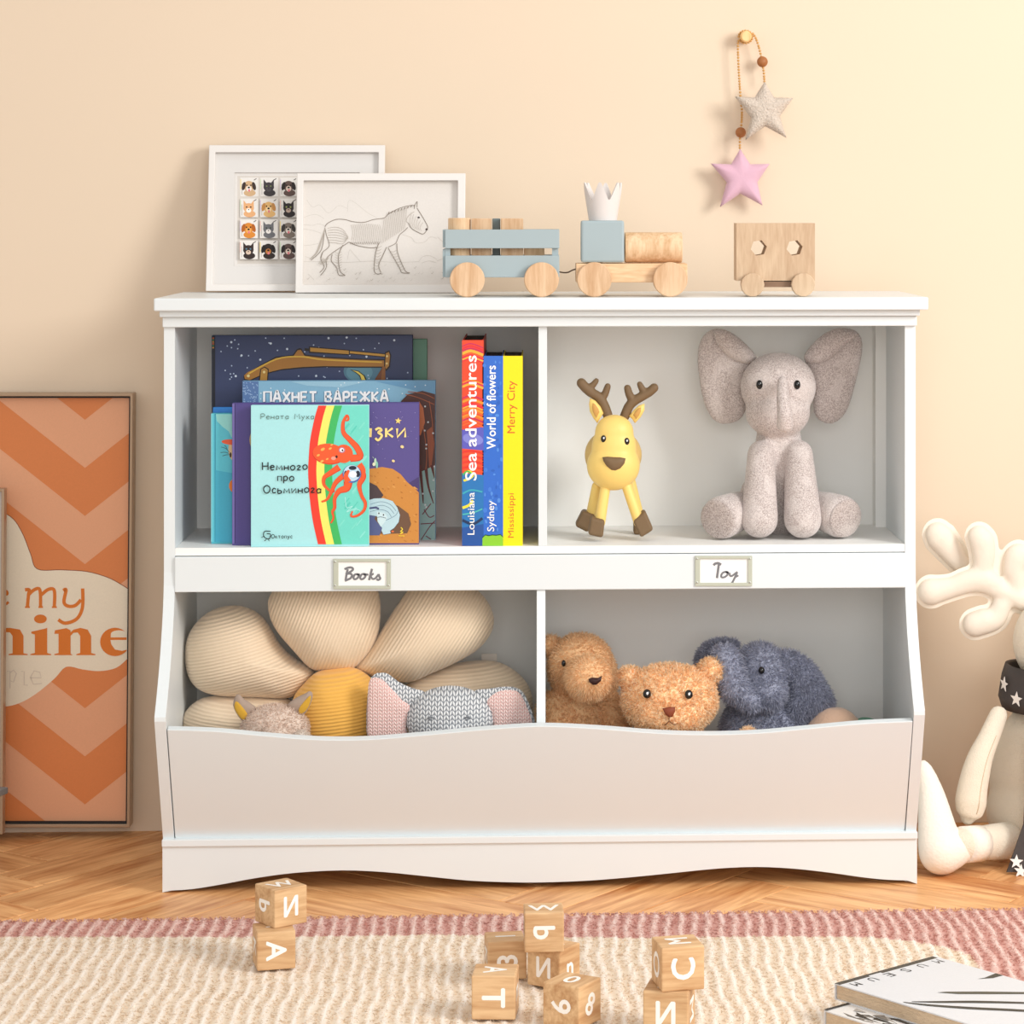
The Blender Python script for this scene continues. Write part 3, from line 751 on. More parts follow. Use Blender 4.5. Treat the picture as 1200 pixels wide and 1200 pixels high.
A.poly([(p.x,p.y) for p in catmull([(a, b, 0) for a, b in cl], 4)]+[(p.x,p.y) for p in catmull([(a, b, 0) for a, b in cl2], 4)], cream)
A.stroke(cl, .9, (150, 80, 50))
org = (222, 122, 40)
B = lambda *q: [(a/6, 640+b/6) for a, b in q]
A.stroke(B((165,315),(195,315),(190,350),(182,435)), 4, org); A.stroke(B((190,350),(230,315),(270,315),(275,435)), 4, org, up=1); A.stroke(B((280,350),(330,312),(372,320),(372,435)), 4, org)
A.stroke(B((165,437),(200,437)), 2, org); A.stroke(B((260,437),(292,437)), 2, org); A.stroke(B((355,437),(390,437)), 2, org)
A.stroke(B((435,320),(455,315),(440,400),(470,430),(520,425),(560,385)), 4, org); A.stroke(B((572,305),(570,440),(530,520),(450,550),(400,525)), 4, org)
A.stroke(B((-30,385),(20,350),(40,345),(35,325),(0,320),(-40,360),(-30,410),(20,420),(50,400)), 3, org)
# bold slab letters "nine"
def slab_n(x0, x1, x2, x3):
    A.poly(B((x0,600),(x0+80,585),(x0+110,600),(x0+110,765),(x0+125,775),(x0-5,775),(x0-5,768),(x0+25,760),(x0+25,625),(x0-5,625)), org)
    A.poly(B((x0+100,625),(x0+130,595),(x0+180,583),(x0+230,595),(x0+255,640),(x0+255,760),(x0+285,768),(x0+285,775),(x0+150,775),(x0+150,768),(x0+178,760),(x0+178,640),(x0+160,615),(x0+130,618),(x0+100,650)), org)
A.poly(B((-60,610),(0,585),(60,583),(130,595),(155,640),(155,762),(185,768),(185,775),(50,775),(50,768),(78,762),(78,640),(60,615),(20,612),(-40,640)), org)
A.ell(274/6, 640+520/6, 45/6, 31/6, org)
A.poly(B((210,610),(300,590),(322,583),(322,760),(350,768),(350,775),(203,775),(203,768),(235,760),(235,630),(210,622)), org)
slab_n(377, 0, 0, 0)
A.poly(B(*[(800+105*math.cos(t), 682+100*math.sin(t)) for t in [2*PI*k/28 for k in range(28)] if 800+105*math.cos(t) < 892]), org)
A.poly(B(*[(828+58*math.cos(t)*.98, 626+26*math.sin(t)) for t in [PI+PI*k/12 for k in range(13)]], (886,650),(770,650)), cream)
A.poly(B((768,668),(889,668),(889,735),(850,745),(800,735),(775,700)), cream)
for q in (((40,890),(60,885),(60,1010)), ((60,900),(85,880),(105,905),(85,965),(60,955)), ((140,890),(160,890),(160,985),(185,987)), ((200,935),(280,935),(270,895),(230,885),(205,930),(225,980),(285,975))):
    A.stroke(B(*q), 1.3, (222, 208, 190), smooth=False)
A.build('print', po, label='orange chevrons with a cream cloud and orange lettering')
obj('backing', prism([f5(x, y, -.025) for x, y in ((X0+2,463),(153,463),(149,967),(X0+2,967))], (0,.004,0)), M['mat_board'], po)

f6 = slant(.27, 0, .045)
p2 = thing('poster', 'narrow pale framed panel cut off at the left picture edge, before the chevron poster', 'poster', (P(-40, 976, .27).x, .27, 0))
obj('frame_rail', ring([(-130,573),(5,573),(3,978),(-130,978)], [(-126,576),(1.5,576),(-.5,975),(-126,975)], f6, .02), M['champagne'], p2, bevel=.001)
obj('panel', prism([f6(x, y, -.006) for x, y in ((-128,574),(3,574),(1,977),(-128,977))], (0,.01,0)), mat('grey_card', (196, 190, 186), .6), p2)
st = thing('low_table', 'corner of a low grey table poking in at the left picture edge', 'table', (P(-70, 930, .1).x, .1, 0))
gm = mat('grey_metal', (128, 128, 130), .4, metal=.3)
zq = P(9, 922, .13).z
xq = P(10, 922, .13).x
obj('table_top', prism([(xq, .13, zq), (xq-.03, .04, zq), (xq-.30, -.04, zq), (xq-.30, .16, zq)], (0,0,-.010)), gm, st, bevel=.002)
for x, y in ((xq-.06, .09), (xq-.26, .0), (xq-.26, .13)): obj('leg', tube([(x, y, 0), (x, y, zq-.01)], .006, 10), gm, st)

# ============================================================ books
def book(label, x0, x1, y0, y, th, cover, spine=None, group=None):
    """hardback standing face out; x0..x1, y0 in picture pixels of its front face at depth y"""
    a, b = P(x0, y0, y), P(x1, 600, y); X0_, X1_, Z1 = a.x, b.x, a.z; Z0 = zs+.0002
    t = thing('book', label, 'book', ((X0_+X1_)/2, y+th/2, Z0), group)
    cm = mat('book_cover', cover, .45, spec=.4)
    board = .0018
    obj('cover', join(box(X0_, X1_, y, y+board, Z0, Z1), box(X0_, X1_, y+th-board, y+th, Z0, Z1), box(X0_, X0_+board, y+board, y+th-board, Z0, Z1)), cm, t, bevel=.0006)
    obj('pages', box(X0_+board, X1_-.003, y+board, y+th-board, Z0+.003, Z1-.003), M['pages'], t)
    return t
M['pages'] = mat('book_pages', (226, 220, 208), .85, .5, 30, stretch=(1, 400, 1), var=.03)
e_ = .0004
# navy book with digger arm
bk = book('large navy picture book with a yellow digger arm among stars, at the back', 248, 483.5, 393, .128, .014, (50, 62, 98))
A = Art(crop(flat(.128-e_), 180, 330, 4))
A.rect(274, 254, 1212, 900, (56, 68, 106)).rect(274, 254, 289, 900, (26, 30, 44))
for k in range(6): A.rect(275, 262+k*9, 283, 268+k*9, [(190,90,40),(60,120,60),(200,140,60)][k % 3], up=(k == 0))
A.ell(980, 420, 90, 60, (84, 128, 150)).ell(965, 425, 62, 44, (100, 150, 168))
A.poly([(290,600),(420,575),(430,700),(290,700)], (44,54,84))
for k in range(46):
    x, y = random.uniform(300, 1200), random.uniform(262, 460); A.ell(x, y, 3.4, 3.4, (190, 208, 235), n=8, up=(k == 0))
for x, y in ((364,284),(549,290),(626,316),(412,346),(500,366),(820,265),(905,262),(1128,275),(998,352),(385,443),(762,442)): A.ell(x, y, 5.5, 5.5, (214, 228, 245), n=8, up=0)
A.stroke([(425,445),(445,430),(570,362),(655,352),(672,325),(690,318),(706,345),(800,360),(950,368),(1075,372)], 10, (28,24,22)); 
arm = [(424,440),(440,425),(575,358),(655,350),(675,322),(690,320),(708,348),(800,358),(950,366),(1080,370),(1080,398),(950,398),(800,396),(700,400),(600,410),(520,430),(450,462),(428,456)]
A.poly([(x+(-3 if x < 700 else 3), y+(6 if y > 385 else -6)) for x, y in arm], (30,24,20)); A.poly(arm, (176, 122, 52)); A.stroke([(445,432),(575,364),(690,352),(800,366),(1070,378)], 7, (226, 184, 72))
A.poly([(500,410),(520,398),(540,410),(536,470),(492,470)], (30,24,20)).poly([(504,412),(520,403),(535,413),(531,470),(498,470)], (190,140,60)).ell(518, 424, 6, 6, (240,220,150)).ell(444, 442, 7, 7, (240,220,150))
A.stroke([(708,318),(730,320)], 12, (30,24,20), False).poly([(728,304),(920,320),(920,345),(728,334)], (30,24,20)).poly([(734,309),(915,324),(915,340),(734,328)], (196,146,60)).stroke([(920,331),(1095,347)], 18, (30,24,20), False).stroke([(920,331),(1095,347)], 10, (206,156,66), False)
A.poly([(1085,330),(1105,322),(1114,345),(1108,400),(1090,420),(1080,400)], (30,24,20)).poly([(1089,336),(1103,330),(1108,347),(1103,395),(1090,410),(1085,397)], (184,132,56)).ell(1094, 350, 5, 5, (240,220,150)).ell(1093, 384, 5, 5, (240,220,150), up=0)
A.poly([(1076,395),(1084,470),(1030,470)], (120,70,40)).poly([(1072,396),(1086,400),(1086,470),(1066,470)], (150,96,48))
A.poly([(920,412),(960,418),(990,440),(1003,470),(975,470),(965,442),(945,425)], (30,24,20)).poly([(930,415),(960,422),(985,442),(996,470),(978,470),(968,440),(948,424)], (236,212,96))
A.build('cover_print', bk)
bk = book('green book whose edge shows behind the navy book', 440, 500.5, 397.5, .146, .014, (98, 150, 128))
# mitten book
bk = book('pale blue book with big white Cyrillic title, in the middle of the pile', 284, 510.5, 446.5, .082, .014, (120, 168, 200))
f = flat(.082-e_); A = Art(f)
A.rect(284.3, 446.8, 510.2, 640, (132, 182, 210)).rect(284.3, 446.8, 303, 640, (88, 122, 172))
for k in range(60): A.ell(random.uniform(285, 302), random.uniform(448, 475), .9, .6, (150,180,215), .6, 6, up=(k == 0))
A.poly([(440,447),(510,447),(510,464),(480,456)], (104,158,196)); A.poly([(340,447),(430,447),(400,454),(360,452)], (156, 200, 222))
for k in range(26): A.ell(random.uniform(305, 508), random.uniform(448, 474), .8, .8, (220,236,245), n=7, up=(k == 0))
for dx, c in ((.8, (70, 100, 140)), (0, (246, 248, 250))): A.letters('ПАХНЕТ ВАРЕЖКА', 309.5+dx, 470.8+dx*.7, 11.6, c, 145, 2.7, jit=.04)
A.poly([(470,470),(478,462),(495,458),(510,462),(510,640),(478,640)], (78,44,38), smooth=False)
A.poly([(491,470),(496,478),(498,495),(493,510),(490,510)], (190,110,70)); A.poly([(500,505),(506,500),(509,520),(504,560)], (150,80,50))
A.poly([(489,555),(510,545),(510,640),(489,640)], (140, 178, 176))
for q in ([(492,545),(495,575),(496,590)], [(499,548),(502,570),(508,590)], [(506,545),(509,560)]): A.stroke(q, [4,1], (88,40,34))
for q in ([(492,635),(503,618),(510,610)], [(497,597),(503,606),(509,604)], [(493,614),(510,613)], [(499,628),(505,632)], [(495,603),(505,590)]): A.stroke(q, 1.1, (110,40,60))
for q in ([(475,462),(490,466),(509,474)], [(478,459),(495,461),(509,467)], [(503,470),(507,500),(505,530)], [(496,500),(500,530),(499,550)]): A.stroke(q, .9, (160,86,50))
for k in range(12): A.ell(random.uniform(494, 509), random.uniform(470, 600), 1.1, 1.1, (208,216,220), n=8, up=(k == 0))
A.build('cover_print', bk, label='white title ПАХНЕТ ВАРЕЖКА over a girl with brown hair')
# blue-topped book and teal book at left
bk = book('thin bright blue book edge peeping above the teal book at far left', 249.5, 330, 477.5, .062, .009, (44, 124, 200))
bk = book('teal book with an orange-capped cartoon face, at the far left of the pile', 247.5, 360, 484.5, .046, .012, (84, 188, 204))
c3 = lambda y: crop(flat(y-e_), 240, 460, 5.714)
A = Art(c3(.046)); A.rect(42, 142, 600, 1000, (92, 196, 214)).poly([(75,150),(80,190),(120,230),(160,260),(178,300),(300,300),(300,145),(75,145)], (150, 220, 216))
A.rect(66, 142, 72, 1000, (40,130,160)).rect(42,142,52,1000,(120,208,220)).ell(176, 332, 64, 18, (236,98,60), .06).poly([(160,350),(300,350),(300,460),(190,462),(165,430),(158,390)], (226,196,150))
for q in ([(165,400),(140,375),(110,365)], [(162,408),(135,400),(105,402)], [(165,416),(140,418),(118,425)], [(150,380),(140,360),(130,355)]): A.stroke(q, 3.4, (50,60,60))
A.ell(172, 418, 7, 18, (60,50,40)).ell(200, 625, 40, 48, (238,130,50)).poly([(70,520),(300,560),(300,1000),(70,1000)], (70,176,204)).ell(200, 625, 38, 46, (238,130,50))
A.build('cover_print', bk)
# purple tales book
bk = book('purple book with yellow letters and a sleeping elephant under an orange hill', 272, 491, 472.5, .026, .014, (84, 74, 138))
A = Art(crop(flat(.026-e_), 380, 460, 6.486))
x0 = (272.3-380)*6.486
A.rect(x0, 84, 719, 1148, (88, 78, 142)).rect(x0, 84, x0+16, 1148, (114,104,168)).rect(x0+16, 84, x0+24, 1148, (58,50,104)).rect(x0+24, 84, x0+150, 1148, (80, 70, 134)).ell(x0+190, 360, 60, 90, (190,160,110))
A.poly([(719,640),(640,690),(600,760),(719,760)], (70,58,110)); 
A.poly([(-200,620),(340,580),(440,566),(520,580),(580,620),(630,680),(690,730),(719,760),(719,1145),(-200,1145)], (204, 138, 62))
for k in range(70):
    x = random.uniform(345, 715); y = random.uniform(600, 1130); A.ell(x, max(y, 610+max(0, x-500)*.6), random.uniform(4, 15), random.uniform(3, 7), [(190,120,50),(216,156,80),(176,108,44)][k % 3], .5, 8, up=(k % 10 == 0))
A.poly([(200,660),(340,680),(400,710),(450,780),(420,820),(200,830)], (74,60,64)); A.poly([(330,830),(560,860),(640,920),(660,1000),(630,1070),(330,1075)], (110,80,60))
A.poly([(-100,900),(345,870),(410,880),(415,900),(380,960),(440,1030),(420,1085),(300,1085)], (84,94,140))
bl = [(300,830),(380,805),(450,803),(520,825),(555,875),(575,930),(565,985),(530,1030),(500,1050),(505,1070),(450,1080),(435,1050),(440,1030),(420,1000),(400,940),(340,930)]
A.poly([(x*1.01-4, y*1.006-4) for x, y in bl], (40,60,80)).poly(bl, (186, 216, 226))
for q in ([(350,850),(430,830),(500,850),(545,900)], [(345,880),(430,858),(490,875),(530,920)], [(350,905),(420,890),(480,905),(510,945)], [(410,950),(440,975),(470,970),(540,935),(560,900)]): A.stroke(q, 3.5, (92,128,150))
A.poly([(400,905),(460,915),(480,950),(460,985),(430,1020),(405,980)], (206, 230, 236)); A.ell(415, 918, 5, 7, (30,30,40)).ell(450, 930, 5, 7, (30,30,40), up=0); A.stroke([(405,950),(430,945),(470,955)], 4, (60,80,100))
A.stroke([(340,880),(390,875),(415,885)], 14, (70,76,120)); A.ell(520, 1056, 10, 7, (230,110,60)); A.stroke([(582,1025),(595,1040),(580,1055),(598,1062),(575,1075)], 7, (246,214,60)); A.stroke([(565,1088),(610,1090)], 5, (246,214,60), False)
for x, y, s in ((592,412,15),(525,520,13)): A.ell(x, y, s, s*.8, (240,214,150), .4, 6)
st_ = [(562+(26 if k % 2 == 0 else 11)*math.sin(PI*k/5+.1), 215-(26 if k % 2 == 0 else 11)*math.cos(PI*k/5+.1)) for k in range(10)]
A.poly(st_, (248,214,120))
for k in range(24): A.ell(random.uniform(350, 710), random.uniform(110, 520), 2.6, 2.6, (170,160,210), n=6, up=(k == 0))
A.letters('Сказки', 100, 336, 112, (250, 222, 140), 515, 17, jit=.04)
A.ell(388, 520, 9, 22, (190,220,190)).ell(378, 545, 12, 14, (230,230,200)).ell(400, 550, 9, 26, (140,200,180)).stroke([(375,500),(368,488)], 3, (200,220,190), False)
A.build('cover_print', bk, label='yellow Cyrillic title and small elephant in a striped blanket')
# mint octopus book
bk = book('pale turquoise book with a red octopus on a rainbow band, frontmost of the pile', 294, 432.3, 475, .008, .011, (168, 228, 232))
A = Art(c3(.008)); A.rect(310, 87, 1098, 1018, (170, 228, 232))
L = [(760,87),(738,160),(718,250),(704,330),(697,420),(692,520),(696,620),(704,720),(720,840),(738,930),(758,1016)]
L = [(p.x, p.y) for p in catmull([(a, b, 0) for a, b in L], 4)]
def band(o0, o1, c): A.poly([(x+o0*(1+.0*y), y) for x, y in L]+[(x+o1, y) for x, y in reversed(L)], c)
band(150, 340, (112, 216, 200)); A.poly([(900,87),(1098,87),(1098,1016),(900,1016),(862,800),(845,520),(860,300)], (112, 216, 200))
for k in range(26):
    x = random.uniform(900, 1060); y = random.uniform(120, 950); A.stroke([(x,y+26),(x+36,y-18)], random.uniform(6, 14), [(140,226,214),(88,204,186),(128,222,206)][k % 3], False, up=(k % 8 == 0))
band(0, 55, (240, 62, 44)); band(55, 108, (250, 234, 110)); band(108, 160, (62, 184, 98))
A.stroke([(940,700),(950,770),(990,760),(950,800),(1000,780),(1040,790)], 5, (170,236,228))
oc, od = (240, 92, 44), (214, 62, 32)
for q, w_ in (([(975,440),(1040,430),(1020,370),(975,320),(930,270),(925,210),(940,170),(955,155),(962,180),(945,190)], [50,44,40,34,26,20,16,14,10]),
              ([(900,500),(840,540),(800,570),(800,620),(850,665),(870,655)], [46,34,24,16,8]), ([(950,540),(880,600),(850,660),(820,715),(782,732)], [40,30,18,10]),
              ([(960,600),(950,640),(900,660),(870,710),(870,770),(855,800),(862,840),(845,875)], [60,46,26,20,14,9]),
              ([(1030,500),(1060,560),(1035,620),(1050,690),(1075,740),(1065,790),(1020,825),(980,828),(990,795)], [50,40,24,22,18,14,9])):
    A.stroke(q, w_, od); A.stroke([(x-2, y-2) for x, y in q], [k*.78 for k in w_], oc)
A.ell(832, 412, 112, 70, od, .1).ell(830, 408, 108, 66, oc, .1).ell(930, 410, 62, 62, oc)
for x, y, r in ((790,380,15),(760,420,11),(840,375,11),(785,460,12),(850,350,9),(820,445,9)): A.ell(x, y, r, r*.6, (250, 180, 90), -.5, up=0)
A.l += 1
A.ell(918, 385, 22, 20, (180,120,150)).ell(918, 385, 15, 14, (244,240,244)).ell(922, 387, 6, 7, (30,20,30)).ell(882, 430, 8, 10, (60,20,20)).ell(862, 440, 16, 12, (250,160,140))
A.ell(985, 545, 62, 60, (66,110,180)).ell(985, 540, 56, 54, (190,220,240)).ell(990, 505, 26, 14, (30,40,60)).ell(1025, 545, 15, 22, (30,40,60)).ell(945, 545, 13, 22, (30,40,60)).ell(992, 548, 26, 22, (235,244,250))
A.stroke([(960,600),(945,560),(965,520)], [46,30,14], oc); A.stroke([(1035,480),(1062,520),(1058,570)], [40,30,16], oc)
A.letters('Рената Муха', 376, 178, 36, (96, 124, 118), 355, 4.2)
A.letters('Немного', 386, 518, 52, (24,30,30), 300, 7.5, jit=.06).letters('про', 488, 592, 52, (24,30,30), 108, 7.5).letters('Осьминога', 394, 672, 52, (24,30,30), 384, 7.5, jit=.06)
A.stroke([(440,930),(400,930),(395,965),(430,980),(440,950),(415,945)], 6, (20,30,30)).stroke([(380,970),(400,960)], 4, (20,30,30), False).stroke([(400,995),(415,978)], 4, (20,30,30), False).stroke([(425,985),(432,995)], 4, (20,30,30), False)
A.letters('Октопус', 446, 975, 26, (24,34,34), 140, 4)
A.build('cover_print', bk, label='rainbow band and red octopus holding a football')

# upright spines
M['darkpages'] = mat('shaded_page_block', (92, 84, 80), .9, .5, 40, stretch=(300, 1, 1))
def spine_book(label, x0, x1, ytop, depth, col, draw, plabel=None):
    y = .006; a, b = P(x0, ytop, y), P(x1, 600, y); Z0 = zs+.0002; X0_, X1_ = a.x, b.x-.0003
    t = thing('book', label, 'book', ((X0_+X1_)/2, y, Z0)); bd = .0016; cm = mat('book_cover', col, .4)
    obj('cover', join(box(X0_, X1_, y, y+bd, Z0, a.z), box(X0_, X0_+bd, y+bd, y+depth, Z0, a.z), box(X1_-bd, X1_, y+bd, y+depth, Z0, a.z)), cm, t, bevel=.0005)
    obj('pages', box(X0_+bd, X1_-bd, y+bd, y+depth-.004, Z0+.003, a.z-.003), M['darkpages'], t)
    A = Art(crop(flat(y-e_), 530, 380, 4.53)); draw(A); A.build('spine_print', t, label=plabel)
def d1(A):
    A.rect(52, 86, 166, 1176, (240, 74, 40))
    A.poly([(52,560),(166,545),(166,670),(52,660)], (92,92,190)); A.ell(110, 610, 55, 30, (130,134,214), .2)
    A.poly([(52,790),(166,800),(166,1176),(52,1176)], (38,118,186)); A.poly([(52,1080),(166,1060),(166,1176),(52,1176)], (34,84,160))
    for k in range(30):
        y = random.uniform(100, 560); A.stroke([(54,y),(100,y-14),(164,y+8)], random.uniform(5, 13), [(250,150,40),(226,40,60),(252,180,60),(200,40,90),(246,110,40)][k % 5], up=(k % 6 == 0))
    for k in range(8): y = 680+k*14; A.stroke([(54,y),(100,y-8),(164,y+6)], 6, [(226,40,40),(246,90,50)][k % 2], up=(k == 0))
    A.stroke([(60,830),(90,820),(110,800),(90,780),(70,790)], 12, (246,224,60)); A.stroke([(56,800),(80,780),(110,800)], 8, (70,190,90)); A.stroke([(54,975),(90,960),(110,935)], 14, (246,224,60)); A.stroke([(54,900),(100,880),(160,890)], 9, (60,170,190)); A.stroke([(54,1040),(110,1060),(160,1030)], 14, (26,50,90)); A.stroke([(54,1010),(110,1000),(160,980)], 7, (80,190,180))
    A.text('Sea adventures', 128, 828, 58, (255,255,255), w=662, rot=-PI/2, bold=.012).text('Louisiana', 117, 1117, 36, (250,250,250), w=224, rot=-PI/2, bold=.006)
def d2(A):
    A.rect(160, 168, 270, 1176, (48,108,206))
    for k in range(60): A.ell(random.uniform(168, 262), random.uniform(180, 1110), random.uniform(4, 12), random.uniform(5, 14), [(66,126,218),(40,96,190),(84,144,226)][k % 3], n=9, up=(k % 12 == 0))
    A.poly([(160,1130),(175,1116),(195,1120),(212,1116),(232,1118),(255,1114),(270,1126),(270,1176),(160,1176)], (24,70,40)).poly([(160,1136),(175,1121),(195,1125),(212,1121),(232,1123),(255,1119),(270,1132),(270,1176),(160,1176)], (140,206,50))
    A.text('World of flowers', 230, 662, 46, (255,255,255), w=442, rot=-PI/2, bold=.014).text('Sydney', 222, 1099, 36, (250,250,250), w=162, rot=-PI/2, bold=.008)
def d3(A):
    A.rect(270, 168, 374, 1176, (252,228,10))
    A.text('Merry City', 332, 578, 40, (216,100,30), w=278, rot=-PI/2, bold=.004).text('Mississippi', 326, 1133, 30, (216,110,34), w=236, rot=-PI/2)
spine_book('upright book with red and orange spine lettered Sea adventures', 541.7, 566.8, 398.5, .205, (222, 60, 36), d1)
spine_book('upright blue book lettered World of flowers, between red and yellow spines', 567, 589.2, 417.3, .17, (48, 100, 196), d2)
spine_book('upright yellow book lettered Merry City, rightmost of the spines', 589.4, 612.4, 417.3, .17, (240, 214, 16), d3)

# ============================================================ label holders on the rail
def label_holder(x0, y0, x1, y1, draw, lab):
    y = -.004; fn = flat(y)
    h = thing('x', '', '')
    bpy.data.objects.remove(h)
    fr_ = obj('label_holder', ring([(x0,y0),(x1,y0),(x1,y1),(x0,y1)], [(x0+6,y0+3.5),(x1-5,y0+3.5),(x1-5,y1-4),(x0+6,y1-4)], lambda a, b, l=0: P(a, b, y-.003), .003), mat('sage_metal', (190, 194, 178), .4, metal=.15), cab, bevel=.0007, label='sage grey metal label holder')
    obj('card', join(prism([P(a, b, y-.0006) for a, b in ((x0+4,y0+2),(x1-4,y0+2),(x1-4,y1-2),(x0+4,y1-2))], (0,.0005,0))), mat('paper_card', (246,246,244), .7), fr_, local=False)
    for a, b in ((x0+2.3,y0+3.2),(x1-2.6,y0+3.2),(x0+2.3,y1-4.5),(x1-2.6,y1-4.5)):
        p = P(a, b, y-.003); obj('screw', sphere((p.x, y-.0033, p.z), (.0016,.001,.0016), 10, 8), mat('screw_metal', (220,222,214), .3, metal=.5), fr_, smooth=True)
        obj('screw_slot', sphere((p.x, y-.0044, p.z), (.0006,.0003,.0006), 8, 6), M['dark'], fr_)
    A = Art(draw[0](y-.0009)); ink_ = (122,122,126)
    for q, w_ in draw[1]: A.stroke(q, w_*1.8, ink_)
    A.build('lettering', fr_, label=lab)
bo = [([(285,325),(330,305),(380,300),(405,325),(370,360),(300,395)], 17), ([(300,395),(360,385),(390,410),(370,450),(320,475),(290,488)], 17), ([(330,325),(315,390),(300,480)], 17),
      ([(470,395),(430,400),(412,440),(425,465),(460,455),(485,420),(470,395),(500,402)], 16), ([(560,390),(525,400),(505,440),(520,465),(555,455),(580,420),(562,392),(600,400),(620,395)], 16),
      ([(672,318),(655,380),(630,478)], 17), ([(635,430),(680,395),(695,388)], 15), ([(650,420),(680,460),(720,450),(765,395)], 15), ([(765,392),(775,430),(788,455),(760,475),(735,462)], 16)]
to = [([(435,270),(455,248),(500,240),(540,262)], 19), ([(510,245),(498,340),(482,450)], 18), ([(610,360),(565,375),(542,415),(555,440),(600,430),(635,390),(612,360),(650,375)], 15),
      ([(660,375),(665,410),(690,420),(740,385),(770,362)], 15), ([(768,365),(745,420),(705,500),(678,532)], 15), ([(735,440),(785,412)], 13)]
label_holder(390.5, 655, 458, 690.5, ((lambda y: crop(flat(y), 380, 640, 12)), bo), 'handwritten grey word Books')
label_holder(814.5, 651.5, 881.5, 687, ((lambda y: crop(flat(y), 800, 640, 12)), to), 'handwritten grey word Toy')

# ============================================================ yellow deer figure
M['vinyl_y'] = mat('yellow_vinyl', (246, 212, 122), .45, .03, 300, sheen=.1); M['vinyl_b'] = mat('brown_vinyl', (120, 96, 68), .6, .1, 300)
c1 = lambda y: (lambda a, b: P(660+a/5.714, 430+b/5.714, y))
dr = thing('toy_deer', 'yellow toy deer with brown antlers and hooves, beside the grey plush elephant', 'toy deer', (c1(.05)(340, 1140).x, .06, zs))
u5 = PX(.07)/5.714
D = c1(.065)
def R2(a): return Matrix.Rotation(a, 3, 'Y')
pr = [sphere(D(342, 440), (132*u5, 105*u5, 122*u5), 24, 16), sphere(D(336, 660), (180*u5, 150*u5, 168*u5), 24, 16), sphere(D(340, 540), (152*u5, 120*u5, 170*u5), 24, 16)]
head = obj('head', blob(pr, .0022, 14), M['vinyl_y'], dr)
Db = c1(.12)
body = [sphere(Db(335, 590), (196*u5, 190*u5, 180*u5), 24, 16)]
obj('body', blob(body+[cap(D(345, 640), Db(345, 600), 120*u5, 150*u5)], .003, 6), mat('tan_vinyl', (226, 190, 118), .5), dr)
for a, b, r0, r1, y0, y1 in (((225,800),(185,1000),34,36,.085,.115), ((285,790),(246,1040),34,37,.06,.055), ((425,800),(508,1040),34,37,.06,.055)):
    p, q = c1(y0)(*a), c1(y1)(*b); obj('leg', cap(p, q, r0*u5, r1*u5), M['vinyl_y'], dr, smooth=True)
for q4, y in (([(132,962),(216,990),(168,1112),(78,1066)], .1), ([(186,1008),(280,1026),(266,1146),(166,1126)], .04), ([(468,1034),(548,962),(606,1092),(520,1146)], .045)):
    pts_ = [c1(y)(*p) for p in q4]; low = min(p.z for p in pts_); dz = zs-low
    obj('hoof', prism([p+Vector((0,0,dz if dz > 0 else 0)) for p in pts_], (0,.034,0)), M['vinyl_b'], dr, bevel=.004, seg=3)
q = c1(.14); obj('leg', cap(q(450,760), q(500,975), 34*u5, 36*u5), M['vinyl_y'], dr, smooth=True)
obj('hoof', box(q(470,0).x, q(545,0).x, .125, .155, zs, zs+.022), M['vinyl_b'], dr, bevel=.004, seg=3)
Da = c1(.075)
def antler(sgn, paths):
    pr = []
    for pts_, r in paths:
        w_ = catmull([Da(*p) for p in pts_], 6); n_ = len(w_)
        pr.append(tube(w_, [1.3*(r[0]*(1-k/(n_-1))+r[1]*k/(n_-1))*u5 for k in range(n_)], 12)); pr.append(sphere(w_[-1], 1.3*r[1]*u5, 12, 8)); pr.append(sphere(w_[0], 1.3*r[0]*u5, 12, 8))
    obj('antler', blob(pr, .0013, 4), M['vinyl_b'], dr)
antler(-1, [([(300,330),(275,260),(240,205),(185,170),(150,140),(122,108)], (26,26)), ([(255,215),(280,180),(298,130)], (22,17)), ([(160,150),(195,125),(222,92)], (22,14))])
antler(1, [([(412,330),(440,265),(480,225),(540,190),(580,165),(608,140)], (26,24)), ([(470,225),(445,190),(430,142)], (24,19)), ([(560,180),(530,150),(512,115)], (22,15))])
for pts_, y in (([(180,208),(172,250),(178,300),(200,340),(228,378),(250,340),(270,310),(250,265),(215,225)], .07), ([(545,245),(545,290),(520,335),(480,378),(462,350),(440,330),(470,290),(505,258)], .07)):
    ear = obj('ear', cushion([c1(y)(*p) for p in pts_], .006, 6), M['vinyl_y'], dr, smooth=True)
    c = (sum(p[0] for p in pts_)/len(pts_), sum(p[1] for p in pts_)/len(pts_))
    obj('inner_ear', cushion([c1(y-.0055)(c[0]+(p[0]-c[0])*.5, c[1]+(p[1]-c[1])*.6) for p in pts_], .002, 4), mat('inner_ear_tan', (206,156,84), .6), ear, smooth=True)
def front_y(o, x, z, default):
    """y of the surface met when looking along +y at (x, z)"""
    me = o.data; off = wloc(o); best = None
    dg = bpy.context.evaluated_depsgraph_get(); dg.update()
    ok, loc, nrm, idx = o.ray_cast(Vector((x, -2, z))-off, Vector((0, 1, 0)))
    return (loc.y+off.y) if ok else default
def eye(o, p, rx, rz, m=None, par=None, ry=None, glint=True, name='eye', sink=.3):
    y = front_y(o, p.x, p.z, p.y); ry = ry or rx*.6
    e_o = obj(name, sphere((p.x, y-ry*sink, p.z), (rx, ry, rz), 18, 12), m or M['black'], par, smooth=True)
    if glint: obj('eye_glint', sphere((p.x+rx*.05, y-ry*(sink+.92), p.z+rz*.2), (rx*.28, ry*.15, rz*.32), 10, 8), mat('white_dot', (250,250,250), .3), e_o, smooth=True)
    return e_o
bpy.context.view_layer.update()
eye(head, D(268, 473), 18*u5, 24*u5, par=dr); eye(head, D(423, 490), 18*u5, 24*u5, par=dr)
